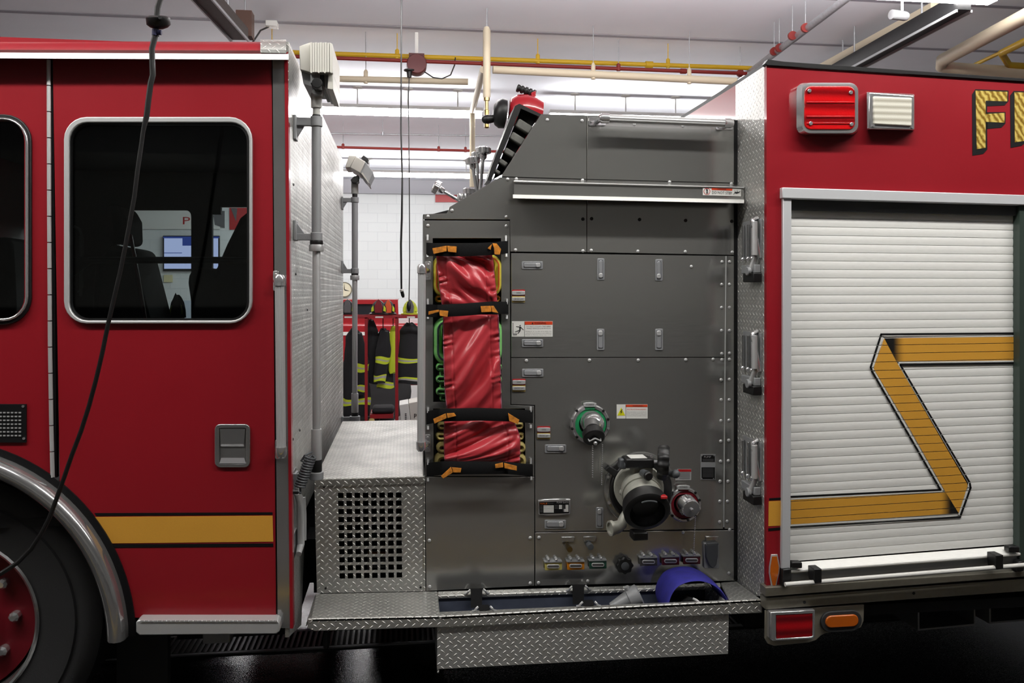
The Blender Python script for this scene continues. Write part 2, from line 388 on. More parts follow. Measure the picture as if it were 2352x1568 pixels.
struct(MB().box((XL, YF, 0), (XR, YF+.03, 1.5), mat('dark_reflection', (52, 52, 54), .5)).obj('unseen_dark_band', smooth=0))  # unseen band, added so the steel panel reflects dark lower down
struct(MB().box((XL-.1, YF, 0), (XL, YB, CEIL), BLOCK).obj('wall_left', smooth=0))
struct(MB().box((XR, YF, 0), (XR+.1, YB, CEIL), BLOCK).obj('wall_right', smooth=0))
struct(MB().box((XL, YB-.12, CEIL-.3), (XR, YB, CEIL), mat('beam_paint', (178, 178, 184), .7)).obj('trim_1', smooth=0))
tag(MB().box((XL+.2, -2.02, 0), (XR-.2, -1.92, .002), YEL).obj('floor_line', smooth=0), 'yellow safety line painted along the bay floor in front of the fire engine', 'floor marking')

# trench drain under the engine
t = thing('trench_drain', (0, 1.25, 0), 'black slotted trench drain grate running under the fire engine', 'drain')
mb = MB().box((-9, 1.16, .001), (9, 1.18, .008), ALD); mb.box((-9, 1.38, .001), (9, 1.40, .008), ALD); mb.box((-9, 1.18, .0005), (9, 1.38, .002), DRK)
mb.obj('frame', t, smooth=0)
mb = MB(); x = -2.4
while x < 3.2: mb.box((x, 1.18, .002), (x+.012, 1.38, .009), BLK); x += .027
mb.obj('grate', t, smooth=0)

# ------------------------------------------------------------------ fluorescent rows
def fixture(x0, x1, Y, z, label, group='fluorescent strip lights under the ceiling', hang=2, lens=None):
    t = thing('fluorescent_light', ((x0+x1)/2, Y, z), label, 'ceiling light', group)
    MB().box((x0, Y-.051, z+.05), (x1, Y+.051, z+.09), WHT).obj('housing', t, smooth=0)
    MB().box((x0+.01, Y-.05, z-.02), (x1-.01, Y+.05, z+.05), lens or TUBE).obj('lens', t, smooth=0)
    for k in range(hang):
        xx = x0+(x1-x0)*(k+.5)/hang
        MB().lathe((xx, Y, CEIL), (0, 0, -1), [(0, .06), (.012, .06), (.02, .008), (CEIL-z-.09, .008)], WHT, 10).obj('hanger', t)
    return t
ZL = 3.86
def rowY(py): return CAMY+F*(ZL+.015-CAMZ)/(HY-py)
Y1, Y2 = rowY(262), rowY(404)
fixture(X_(400, Y1), X_(1108, Y1), Y1, ZL, 'glowing strip light seen above the gap behind the cab', hang=6)
fixture(X_(1262, Y1), X_(1720, Y1), Y1, ZL, 'strip light behind the top of the pump panel, only its hangers showing', hang=4)
fixture(X_(500, Y2), X_(1180, Y2), Y2, ZL, 'farthest glowing strip light, just above the white block wall', hang=3)
q3 = WZ(2272, 12, ZL-.02)
fixture(q3.x-5., q3.x, q3.y-.05, ZL, 'nearest glowing strip light over the engine body at the upper right', hang=2)
for i, (xa, xb, yy) in enumerate(((-5., -.6, -1.22), (.2, 4.4, -1.22))):
    fixture(xa, xb, yy, ZL, ['strip light above the aisle beside the cab', 'strip light above the aisle beside the roller shutter'][i], lens=TUBA)

# ------------------------------------------------------------------ pipes and gear at the ceiling
def pipe(name, pts, r, m, label, cat='pipe', rods=(), rodm=None, fit=()):
    t = thing(name, pts[0], label, cat); MB().tube(pts, r, m, 12).obj('pipe_run', t)
    for f in fit:
        d = (Vector(pts[-1])-Vector(pts[0])); p = Vector(pts[0])+d*f; d.normalize()
        MB().lathe(p-d*r*1.6, d, [(0, r*1.1), (0, r*1.5), (r*3.2, r*1.5), (r*3.2, r*1.1)], m, 12).obj('pipe_coupling', t)
    for f in rods:
        p = Vector(pts[0])+(Vector(pts[-1])-Vector(pts[0]))*f
        mb = MB().cyl(p, (p.x, p.y, CEIL), .004, rodm or (YEL if m is YEL else GALV), n=8); mb.lathe((p.x, p.y, p.z), (0, 0, 1), [(-r*1.25, .012), (-r*1.2, .02), (r*2.4, .02), (r*3, .01)], rodm or m, 10); mb.obj('hanger_rod', t)
    return t
def along(z, pa, pb):
    return WZ(pa[0], pa[1], z), WZ(pb[0], pb[1], z)
a, b = along(3.95, (600, 118), (1738, 157)); pipe('gas_pipe', [a, b], .022, YEL, 'yellow pipe running across below the ceiling', rods=(.02+.0, .26, .54, .81), fit=(.29, .77))
a, b = along(3.88, (600, 127), (1715, 169)); pipe('sprinkler_pipe', [a, b], .017, REDP, 'dark red pipe just below the yellow pipe', rods=(.72, ), fit=(.44, .86))
a, b = along(3.72, (600, 177), (1075, 188)); pipe('drain_pipe', [a, b], .03, BEI, 'beige pipe behind the ceiling cord reel', rods=(.5,))
a, b = along(3.72, (1132, 160), (1690, 187)); pipe('drain_pipe', [a, b], .035, BEI, 'thicker beige pipe above the pump panel', rods=(.4, .8))
a, b = along(3.8, (560, 332), (1190, 349)); pipe('sprinkler_pipe', [a, b], .018, REDP, 'thin red pipe far off between the two rows of strip lights', rods=(.35, .7, .8))
a, b = along(3.95, (560, 304), (1190, 313)); pipe('conduit', [a, b], .012, GALV, 'thin grey conduit above the far red pipe', rods=(.5,))
p0 = WZ(1118, 62, 4.0); p1 = W(1118, 222, p0.y)
t = thing('exhaust_drop_pipe', p0, 'beige pipe hanging straight down from the ceiling beside the red monitor', 'pipe')
MB().lathe(p0, (0, 0, -1), [(0, .004), (.0, .02), (.03, .032), (p0.z-p1.z, .032), (p0.z-p1.z+.02, .02)], BEI, 16).obj('pipe_run', t)
MB().cyl(p0, (p0.x, p0.y, CEIL), .006, GALV, n=8).obj('hanger_rod', t)
p2 = W(1118, 292, p0.y); MB().lathe(p1, (0, 0, -1), [(0, .026), (.035, .026), (.035, .015), (.11, .015), (.115, .022), (p1.z-p2.z, .022), (p1.z-p2.z+.01, .012)], BRS, 12).obj('brass_fitting', t)
a = WZ(1110, 160, 3.75); b = W(1085, 255, a.y+2.4)
pipe('drain_pipe', [a, b, (b.x, b.y, b.z-.9)], .032, BEI, 'beige pipe slanting away behind the hanging beige pipe')
a, b = WZ(1990, -38, 3.9), WZ(1588, 268, 3.9)
t = pipe('galvanised_pipe', [a, b], .03, GALV, 'thick silver pipe running away towards the back wall')
for px, py in ((1700, 168), (1790, 110), (1820, 82), (1850, 64), (1778, 118)):
    p = WZ(px, py, 3.9); d = (b-a).normalized()
    mb = MB().lathe(p-d*.012, d, [(0, .031), (0, .037), (.024, .037), (.024, .031)], REDP, 14)
    mb.cyl(p+Vector((0, 0, .03)), (p.x, p.y, CEIL), .004, GALV, n=8); mb.obj('pipe_clamp', t)
# exhaust rail and beams, upper right
def beam(name, pa, pb, z, wd, h, m, label, cat='rail', m2=None):
    a, b = WZ(*pa, z), WZ(*pb, z); d = (b-a).normalized(); n = Vector((d.y, -d.x, 0))
    t = thing(name, a, label, cat)
    MB().prism([a-n*wd/2, a+n*wd/2, a+n*wd/2+Vector((0, 0, h)), a-n*wd/2+Vector((0, 0, h))], b-a, m).obj('rail_profile', t, smooth=0)
    if m2: 
        for s_ in (-1, 1): MB().prism([a+n*s_*wd/2, a+n*s_*(wd/2+.012), a+n*s_*(wd/2+.012)+Vector((0, 0, -.02)), a+n*s_*wd/2+Vector((0, 0, -.02))], b-a, m2).obj('rail_lip', t, smooth=0)
    for f in (.25, .75):
        p = a+(b-a)*f; MB().cyl((p.x, p.y, z+h), (p.x, p.y, CEIL), .008, GALV, n=8).obj('hanger_rod', t)
    return t
beam('exhaust_rail', (2215, 22), (1900, 190), 3.78, .1, .12, BLK, 'black exhaust extraction rail hanging at the upper right', m2=ALD)
beam('cable_tray', (2150, 30), (1880, 172), 3.95, .09, .08, BEI, 'beige cable duct beside the black exhaust rail', 'cable duct')
beam('door_track', (415, -60), (552, 92), 3.7, .12, .09, mat('dark_track_steel', (58, 48, 44), .5, metal=.5), 'dark steel door track crossing the ceiling above the cab', m2=GALV)
a = WZ(2420, 2, 3.75); b = WZ(2165, 138, 3.75)
pipe('vent_pipe', [a, b, b+Vector((.06, .1, -.02)), WZ(2190, 158, 3.7), WZ(2500, 178, 3.7)], .055, BEI, 'thick beige pipe with an elbow at the upper right', rods=(.15,), rodm=GALV)
a = WZ(2400, 72, 3.8); b = WZ(2300, 122, 3.8)
pipe('gas_pipe', [a, b, WZ(2318, 150, 3.75), WZ(2500, 162, 3.75)], .03, YEL, 'yellow pipe with a bend at the right edge of the picture', rods=(.3,), rodm=GALV)
a = WZ(2300, 120, 3.8); b = WZ(2225, 155, 3.8); pipe('gas_pipe', [a, b], .016, YEL, 'thin yellow pipe leading away behind the beige elbow')
p = WZ(2072, 34, 3.85); t = thing('security_camera', p, 'small grey cylinder camera under the ceiling beside the cable duct', 'camera')
MB().lathe(p-Vector((.09, 0, 0)), (1, .2, 0), [(0, .025), (.004, .036), (.13, .036), (.15, .03)], ALD, 18).obj('camera_body', t); MB().cyl(p+Vector((.0, 0, .03)), (p.x+.0, p.y, CEIL), .01, WHT, n=10).obj('mount', t)
p = WZ(625, 58, CEIL-.03); t = thing('ceiling_outlet', p, 'small white outlet box on the ceiling above the cab roof with a short cord', 'outlet')
MB().box(p-Vector((.05, .05, .02)), p+Vector((.05, .05, .03)), WHT).obj('outlet_box', t, bevel=.005)
MB().tube([p, p+Vector((-.1, 0, -.05)), p+Vector((-.2, .02, -.2)), p+Vector((-.24, .02, -.5))], .008, BLK, 8).obj('cord', t)
p = WZ(563, 58, 3.85); MBo = MB().cyl(p, (p.x, p.y, CEIL), .006, GALV, n=8).box(p-Vector((.06, .06, .1)), p+Vector((.06, .06, .1)), mat('rusty_box', (84, 60, 50), .7)); tag(MBo.obj('junction_box', bevel=.006), 'small brown junction box hanging beside the dark door track', 'junction box')
# ceiling cord reel
YR = 4.7
p = W(957, 150, YR); k = S(957, YR)
t = thing('cord_reel', p, 'dark red round cord reel hanging under the yellow pipe', 'cord reel')
MB().lathe(p-Vector((0, .07, 0)), (0, 1, 0), [(0, .01), (0, 21*k), (.012, 23*k), (.12, 23*k), (.13, 20*k)], mat('reel_red', (98, 34, 36), .45), 30).obj('reel_drum', t)
MB().box(p+Vector((-.07, -.03, 17*k)), (p.x+.07, p.y+.08, p.z+26*k), mat('reel_bracket', (90, 36, 36), .5)).box(p+Vector((-.015, 0, 20*k)), (p.x+.015, p.y+.03, CEIL), WHT).obj('bracket', t)
q = W(940, 168, YR-.05); e = W(939, 705, YR-.05)
MB().tube([p+Vector((-.06, -.05, -.03)), q, W(938, 230, YR-.05), W(940, 400, YR-.05), W(941, 600, YR-.05), e], .0045, BLK, 8).obj('cord', t)
MB().lathe(q+Vector((0, 0, .04)), (0, 0, -1), [(0, .01), (.01, .05), (.02, .05), (.03, .025), (.08, .02)], BLK, 14).obj('cord_stopper', t)
MB().lathe(e+Vector((0, 0, .05)), (0, 0, -1), [(0, .012), (.03, .02), (.06, .02), (.09, .008)], BLK, 10).obj('plug', t)
MB().tube([W(975, 165, YR), W(995, 178, YR), W(1015, 181, YR), W(1035, 172, YR), W(1044, 150, YR), W(1046, 132, YR)], .006, BLK, 8).obj('feed_cord', t)
YC = 2.9
t = thing('hanging_cord', W(922, 0, YC), 'straight black cord hanging from the ceiling through the gap, white plug at its end', 'cord')
MB().tube([(W(922, 0, YC).x, YC, CEIL), W(922, 0, YC), W(921, 300, YC), W(924, 410, YC), W(923, 500, YC), W(921, 560, YC), W(922, 668, YC)], [.0055]*3+[.006, .0075, .0075, .0065], BLK, 8).obj('cord', t)
MB().lathe(W(922, 664, YC), (W(928, 688, YC)-W(922, 664, YC)), [(0, .01), (.003, .014), (.015, .014)], WHT, 12).obj('plug_collar', t)
MB().lathe(W(923, 669, YC), (W(928, 688, YC)-W(922, 664, YC)), [(0, .012), (.03, .012), (.045, .007)], BLK, 12).obj('plug', t)

# ------------------------------------------------------------------ back wall things
YW = YB-.01
def wallbox(name, x0, y0, x1, y1, m, label, cat, d=.03, bev=.004): return tag(MB().r(x0, y0, x1, y1, YW-d, d-.002, m).obj(name, bevel=bev), label, cat)
t = thing('television', W(438, 581, YW-.08), 'lit blue-white television on the block wall, seen through the crew door window', 'television')
MB().r(374, 541, 504, 622, YW-.08, .06, BLK).obj('screen_housing', t, bevel=.004)
mb = MB().r(377, 546, 501, 617, YW-.086, .004, SCRN); mb.r(419, 547, 440, 564, YW-.09, .002, SCRB); mb.r(377, 580, 418, 581.5, YW-.09, .002, SCRB); mb.r(375, 543, 503, 547, YW-.088, .002, SCRB); mb.obj('screen', t, smooth=0)
mb = MB().text('P', 420, 498, 437, 515, YW-.036, REDL); mb.r(250, 437, 505, 526, YW-.03, .02, WLAB)
mb.pl([(285, 500), (300, 482), (306, 482), (296, 526), (285, 526)], YW-.034, .002, SIL); mb.pl([(490, 495), (500, 484), (516, 484), (516, 524), (493, 516)], YW-.036, .002, INKG)
tag(mb.obj('banner', smooth=0), 'white banner with a red letter P high on the block wall', 'banner')
mb = MB().r(527, 477, 575, 527, YW-.03, .02, REDL); mb.pl([(530, 478), (545, 478), (542, 509)], YW-.034, .002, INKG)
tag(mb.obj('poster', smooth=0), 'red poster with a dark wedge beside the white banner', 'poster')
tag(MB().r(1000, 440, 1075, 464, YW-.03, .02, REDL).obj('banner', smooth=0), 'plain red banner on the block wall behind the chrome levers', 'banner')
wallbox('thermostat', 376, 631, 396, 648, mat('cream_plastic', (222, 214, 170), .5), 'cream box on the wall below the television', 'thermostat')
t = thing('notice_board', W(350, 720, YW-.04), 'maroon framed notice board at the lower left of the crew door window view', 'notice board')
MB().r(328, 688, 376, 790, YW-.04, .03, mat('maroon_wood', (104, 52, 48), .5)).obj('frame', t); mb = MB().r(334, 695, 371, 716, YW-.046, .004, WLAB); mb.r(334, 724, 371, 788, YW-.046, .004, WLAB); mb.r(334, 716, 371, 724, YW-.046, .004, INKG); mb.obj('paper', t, smooth=0)
wallbox('poster', 418, 690, 446, 790, mat('pale_blue', (188, 200, 214), .5), 'pale blue poster on the wall at the right of the notice board', 'poster')
p = W(791, 665, YW-.05); k = S(791, YW)
t = thing('wall_clock', p, 'round cream wall clock half hidden behind the tread plate wall', 'clock')
MB().lathe(p, (0, 1, 0), [(0, 15*k), (-.01, 15.5*k), (-.01, 17.5*k), (.04, 17.5*k)], mat('olive_rim', (110, 104, 84), .4), 30).obj('rim', t)
MB().lathe(p-Vector((0, .004, 0)), (0, 1, 0), [(0, 15.5*k), (.01, 15.5*k)], mat('cream_dial', (226, 218, 190), .5), 30).obj('dial', t)
mb = MB().pl([(790, 665), (791, 650), (792, 665)], YW-.062, .003, INK); mb.pl([(791, 664), (803, 668), (791, 667)], YW-.062, .003, INK); mb.obj('hands', t, smooth=0)

# ------------------------------------------------------------------ red vehicle behind the gear rack
YV = 8.2
RED2 = mat('vehicle_red', (150, 22, 30), .3, coat=.4)
base = W(880, 960, YV); t = thing('pickup_truck', (base.x, YV+.9, 0), 'red vehicle with a white stripe parked behind the gear rack', 'vehicle')
xl, xr = X_(560, YV), X_(990, YV)
def zv(y): return Z_(y, YV, 880)
mb = MB().prism([(xl, YV, .5), (xr, YV, .5), (xr, YV, zv(752)), (xr-.15, YV, zv(743)), (xl, YV, zv(740))], (0, 1.8, 0), RED2); mb.obj('body', t, bevel=.04)
mb = MB().holed([(560, 688), (914, 688), (916, 742), (560, 742)], [[(575, 698), (907, 698), (909, 730), (575, 730)]], YV+.06, .05, RED2)
mb.box((xl, YV+.1, zv(690)), (X_(914, YV), YV+1.7, zv(688)), RED2); mb.obj('cab_frame', t, smooth=0)
MB().r(575, 698, 909, 730, YV+.08, .01, mat('dark_glass', (40, 42, 46), .1)).obj('side_window', t, smooth=0)
MB().r(560, 762, 905, 770, YV-.006, .005, WHT).obj('stripe', t, smooth=0)
c = W(872, 935, YV-.02); 
MB().lathe((c.x, YV-.03, .42), (0, 1, 0), [(0, .2), (-.01, .25), (0, .38), (.04, .42), (.22, .42), (.24, .38)], RUB, 36).obj('wheel', t)
MB().lathe((c.x-2.2, YV-.03, .42), (0, 1, 0), [(0, .2), (-.01, .25), (0, .38), (.04, .42), (.22, .42), (.24, .38)], RUB, 36).obj('wheel', t)
MB().lathe((X_(935, YV), YV-.02, zv(771)), (0, 1, 0), [(0, .03), (-.02, .05), (.02, .06)], WHT, 18).obj('headlamp', t)

# ------------------------------------------------------------------ gear rack with helmets and coats
YK = 5.8
def zk(y): return Z_(y, YK, 870)
xl, xr = X_(640, YK), X_(1030, YK)
t = thing('gear_rack', ((xl+xr)/2, YK+.25, 0), 'red tube rack for turnout gear behind the engine', 'rack')
mb = MB().box((xl, YK, zk(731)), (xr, YK+.03, zk(725)), RKR); mb.box((xl, YK+.5, zk(731)), (xr, YK+.53, zk(725)), RKR)
mb.obj('top_rail', t, smooth=0)
mb = MB(); 
for i in range(7): mb.box((xl, YK+.06+i*.065, zk(729)), (xr, YK+.07+i*.065, zk(728)), RKR)
mb.obj('wire_shelf', t, smooth=0)
for px in (640, 735, 841, 911, 1028):
    for yy in (YK, YK+.5):
        x = X_(px, YK); MB().box((x-.015, yy, 0), (x+.015, yy+.03, zk(729)), RKR).obj('post', t, smooth=0)
for px in (800, 871, 944): MB().r(px-9, 726.5, px+9, 729.8, YK-.003, .002, WLAB).obj('name_tag', t, smooth=0)
def helmet(px, py, wpx, Y, label, shell, shield, rot=0, grp='fire helmets on the gear rack'):
    """py: brim line"""
    c = W(px, py, Y); k = S(px, Y); r = wpx*k/2
    t = thing('fire_helmet', c, label, 'helmet', grp)
    mb = MB(); prof = [(0, r*1.02), (.012, r*1.05), (.02, r*.8), (.05, r*.76), (.09, r*.66), (.125, r*.45), (.142, r*.2), (.146, .004)]
    mb.lathe(c, (0, 0, 1), prof, shell, 28)
    for i in range(8):
        a = 2*pi*i/8+.2; mb.tube([c+Vector((r*f*cos(a), r*f*sin(a), z)) for z, f in ((.03, .79), (.07, .74), (.11, .58), (.138, .28), (.15, .05))], .008, shell, 6)
    mb.obj('shell', t)
    MB().prism([c+Vector((x*r*.38, -r*.82, z)) for x, z in ((-1, .02), (1, .02), (1.1, .09), (.6, .14), (0, .165), (-.6, .14), (-1.1, .09))], (0, -.008, 0), shield).obj('front_shield', t, smooth=0)
    for s_ in (-1, 1): MB().prism([c+Vector((s_*r*(.5+.28*q), -r*.62+.01, z)) for q, z in ((0, .04), (1, .03), (.95, .07), (.2, .1))], (0, -.008, 0), HIV).obj('reflective_trim', t, smooth=0)
    return t
BH = mat('helmet_black', (26, 26, 28), .35); LH = mat('helmet_lime', (190, 196, 60), .4)
helmet(870, 722, 42, YK+.14, 'black helmet with a dark red front shield, middle of the rack shelf', BH, MAR)
helmet(892, 722, 36, YK+.36, 'black helmet with an orange shield, just right of the red-shielded one', BH, mat('orange_shield', (212, 84, 36), .5))
helmet(799, 722, 38, YK+.15, 'black helmet with lime trim behind the light mast', BH, INKG)
helmet(942, 722, 40, YK+.15, 'lime-ribbed helmet at the right end of the rack shelf', LH, INKG)
def sleeve(mb, P, r, stripes, m=NVY, tw=.6):
    """tapering cloth tube with reflective bands given as fractions"""
    P = [Vector(p) for p in P]; N = 40; L = [0]
    for i in range(1, len(P)): L.append(L[-1]+(P[i]-P[i-1]).length)
    R = []; n = 18
    for j in range(N+1):
        d = L[-1]*j/N; i = 1
        while i < len(P)-1 and L[i] < d: i += 1
        f = (d-L[i-1])/max(L[i]-L[i-1], 1e-6); p = P[i-1].lerp(P[i], f); ri = r[i-1]+(r[i]-r[i-1])*f
        R.append([p+Vector((ri*(1+.07*sin(3*a_+d*9)+.05*sin(5*a_-d*17))*cos(a_), ri*tw*(1+.12*sin(4*a_+d*13))*sin(a_), .01*sin(2*a_+d*20))) for a_ in [2*pi*k/n for k in range(n)]])
    k0 = len(mb.f); mb.rings(R, m)
    iy, isv = mb.mi(HIV), mb.mi(SIL)
    for j in range(N):
        fr = (j+.5)/N
        for (a_, b_) in stripes:
            if a_ <= fr <= b_:
                mid = abs(fr-(a_+b_)/2) < (b_-a_)*.17
                for q in range(n): mb.m[k0+j*n+q] = isv if mid else iy
    return mb
def coat(label, Y, body, br, bst, arm=None, ar=None, ast=(), m=NVY, extra=None):
    c = W(body[0][0], body[0][1], Y); t = thing('turnout_coat', c, label, 'coat', 'turnout gear hanging on the rack')
    sleeve(MB(), [W(x, y, Y) for x, y in body], [q*S(870, Y) for q in br], bst, m, .45).obj('coat_body', t, smooth=60)
    if arm: sleeve(MB(), [W(x, y, Y-.1) for x, y in arm], [q*S(870, Y) for q in ar], ast, m, .7).obj('sleeve', t, smooth=60)
    mb = MB().tube([W(body[0][0], body[0][1]+4, Y), (c.x, YK+.25, c.z+.03), (c.x, YK+.25, zk(729))], .006, BLK, 6); mb.obj('hook', t)
    return t
coat('black coat hanging left of the first rack post with lime sleeve bands', YK+.3, [(812, 755), (814, 775), (818, 850), (818, 925), (815, 960)], [6, 20, 30, 32, 30], [(.78, .84)], [(822, 765), (832, 830), (832, 880), (826, 905)], [8, 15, 14, 11], [(.5, .62), (.84, .96)])
coat('black coat between the rack posts with bright lime bands on its sleeve', YK+.3, [(880, 755), (880, 775), (885, 850), (885, 890)], [6, 14, 18, 20], [(.9, .99)], [(884, 760), (880, 800), (876, 850), (872, 878)], [9, 17, 15, 13], [(.5, .63), (.84, .97)])
coat('lime safety coat sleeve hanging against the right rack post', YK+.22, [(903, 750), (903, 770), (902, 810), (902, 852), (903, 856)], [4, 9, 9, 8, 7], [(.97, .99)], m=HIV)
coat('black coat hanging right of the right rack post with dull lime bands', YK+.3, [(940, 742), (942, 760), (944, 820), (945, 880)], [8, 24, 30, 30], [(.58, .64), (.9, .96)])
coat('dark breathing harness strap bundle just right of the first rack post', YK+.3, [(852, 735), (856, 760), (858, 830), (860, 880)], [5, 12, 14, 12], [])
def boot(px, py, Y, label):
    c = W(px, py, Y); c.z = 0; t = thing('rubber_boot', c, label, 'boot', 'boots under the gear rack')
    MB().tube([c+Vector(q) for q in ((0, 0, .42), (0, 0, .25), (0, 0, .1), (0, -.03, .05))], [.08, .075, .07, .065], RUB, 14).obj('shaft', t)
    MB().tube([c+Vector(q) for q in ((0, .06, .05), (0, -.06, .055), (0, -.18, .045), (0, -.22, .035))], [.05, .055, .05, .03], RUB, 12).obj('foot', t)
for px, l in ((796, 'black boot under the rack left of the first post'), (826, 'black boot under the rack touching the first post'), (854, 'black boot under the rack between the posts, left one'), (889, 'black boot under the rack between the posts, right one')): boot(px, 970, YK+.25, l)
t = thing('gear_bag', (X_(875, YK), YK+.3, .5), 'black gear bag with a tan patch in the rack bay between the posts', 'bag')
MB().box((X_(853, YK), YK+.1, .46), (X_(905, YK), YK+.42, zk(940)), NVY).obj('bag_body', t, bevel=.04, seg=3); MB().box((X_(846, YK), YK+.0, .3), (X_(860, YK), YK+.09, zk(962)), THO).obj('patch', t, bevel=.02)
struct_ = MB().box((X_(849, YK), YK+.06, .42), (X_(903, YK), YK+.46, .46), RKR); adopt(struct_.obj('lower_shelf', smooth=0), bpy.data.objects['gear_rack'])
YXB = 4.3
t = thing('storage_box', W(940, 975, YXB), 'white printed box standing behind the platform next to the handrail', 'box')
mb = MB().prism([W(x, y, YXB) for x, y in ((917, 930), (938, 926), (945, 985), (923, 985))], (0, .3, 0), WHT); mb.obj('carton', t, bevel=.004)
mb = MB().prism([W(x, y, YXB+.01) for x, y in ((939, 926), (966, 920), (968, 985), (946, 985))], (0, .3, 0), mat('off_white', (208, 204, 196), .5)); mb.obj('lid_flap', t, bevel=.004)
mb = MB()
for i in range(6): mb.r(930, 949+i*4, 934, 951.5+i*4, YXB-.002, .001, INKG)
mb.text('P', 951, 950, 957, 960, YXB+.006, INK); mb.obj('print', t, smooth=0)
x0, x1 = X_(905, YXB), X_(975, YXB); zt = W(940, 985, YXB).z
mb = MB().box((x0, YXB-.02, zt-.04), (x1, YXB+.4, zt), RKR)
for x in (x0, x1-.04):
    for y in (YXB-.02, YXB+.36): mb.box((x, y, 0), (x+.04, y+.04, zt-.04), RKR)
tag(mb.obj('work_stand', smooth=0), 'low red stand carrying the white printed box', 'stand')

# ================================================================== THE FIRE ENGINE
ENG = thing('fire_engine', (.2, 1.3, 0), 'red fire engine filling the picture, with steel pump panel and silver roller shutter', 'fire engine')
E = ENG
YP = .28                      # pump panel plane
FW = 2.6                      # width of the engine
# ---- cab side: crew door panel, front door panel, arch
XW = -760
arch = arc(-146, 1465, 458, -5.9, -174.1, 44)
win_h = rr(158, 281, 572, 736, 42); win_o = rr(146, 268, 579, 743, 52); fw_h = rr(-420, 274, 56, 732, 50); fw_o = rr(-434, 262, 71, 745, 62)
crew = [(121, 131), (624, 133), (634, 1418)]+[p for p in arch if p[0] > 128]
side = MB().holed(crew, [win_h], 0, .04, RED); DOOR = side.obj('crew_door', E, smooth=30)
left = [(XW, 131), (107, 131), (118, 1108)]+[p for p in arch if p[0] < 118]+[(XW, 1418)]
DOORF = MB().holed(left, [fw_h], 0, .04, RED).obj('front_door', E, smooth=30)
MB().ringpl(win_o, win_h, -.014, .02, ALU).obj('window_frame', DOOR, bevel=.003)
MB().ringpl(win_h, rr(163, 286, 567, 731, 38), -.004, .02, BLK).obj('window_gasket', DOOR)
MB().pl(rr(160, 283, 570, 734, 40), .012, .005, GLS).obj('window_glass', DOOR, smooth=0)
MB().ringpl(fw_o, rr(-426, 270, 63, 737, 56), -.01, .014, BLK).obj('window_gasket', DOORF, bevel=.003)
MB().ringpl(rr(-426, 270, 63, 737, 56), rr(-421, 275, 57, 731, 50), -.018, .022, CHR).obj('window_frame', DOORF, bevel=.003)
MB().pl(rr(-421, 275, 57, 731, 50), .012, .005, GLS).obj('window_glass', DOORF, smooth=0)
mb = MB().tube([W(165, 598, .1), W(572, 598, .1)], .011, BLK, 10); mb.tube([W(165, 592, .1), W(572, 592, .1)], .004, GRYP, 8)
mb.pl([(158, 590), (205, 592), (205, 606), (160, 640)], .09, .02, BLK); mb.obj('window_bar', DOOR)
mb = MB().tube([W(186, 540+y, .12) for y in (0, 140)], .006, GRYP, 8); mb.tube([W(170, 520, .12), W(182, 525, .12), W(190, 545, .12), W(190, 660, .12), W(180, 672, .12)], .005, GRYP, 8); mb.obj('inner_grab_handle', DOOR)
# hinge
mb = MB(); hp = [(112, 137), (113, 500), (115, 800), (118, 980), (121, 1100)]
def hx(y):
    for (x0, y0), (x1, y1) in zip(hp, hp[1:]):
        if y <= y1: return x0+(x1-x0)*(y-y0)/(y1-y0)
    return 121
mb.pl([(107, 131), (121, 131), (130, 1110), (112, 1104)], .006, .02, VINB); y = 138
while y < 1098:
    y2 = min(y+59, 1099); mb.tube([W(hx(y), y, -.002), W(hx(y2-1.5), y2-1.5, -.002)], .0068, ALU, 10); y += 60
mb.obj('piano_hinge', DOOR)
# vent grille on front door
mb = MB().r(-60, 928, 60, 1016, -.006, .008, VINB)
for (x, y) in ((52.5, 933), (54, 1007)): mb.cy(x, y, 3, -.009, -.004, CHR, n=10)
for i in range(13):
    for j in range(7): mb.r(42.5-i*8.9, 946+j*8.8, 48-i*8.9, 949+j*8.8, -.008, .003, ALU)
mb.obj('vent_grille', DOORF, smooth=0)
# door latch
t = MB().ringpl(rr(493, 974, 574, 1073, 12, 5), rr(503, 982, 565, 1065, 5, 5), -.008, .012, STP).obj('door_handle', DOOR, bevel=.002)
mb = MB().r(503, 982, 565, 1065, -.001, .003, STP); mb.pl([(505, 985), (563, 985), (560, 1020), (507, 1020)], -.007, .005, STP); mb.prism([W(507, 1020, -.008), W(560, 1020, -.008), W(560, 1025, -.002), W(507, 1025, -.002)], (0, .003, 0), CHR)
mb.prism([W(504, 1064, -.009), W(565, 1064, -.009), W(561, 1051, -.001), W(508, 1051, -.001)], (0, .002, 0), CHR); mb.obj('latch_paddle', t, smooth=0)
for s_ in (0, 1):
    if s_ == 0:
        st = MB().pl([(218, 1187), (626, 1184), (627.5, 1243.5), (257, 1247.5)], -.0012, .0012, GOLD); st.pl([(217, 1178), (626, 1176), (626, 1181.5), (221, 1184.5)], -.0012, .0012, VINB); st.pl([(258, 1249.5), (627.5, 1247.5), (627.5, 1255), (263, 1257.5)], -.0012, .0012, VINB)
        st.obj('gold_stripe', DOOR, smooth=0)
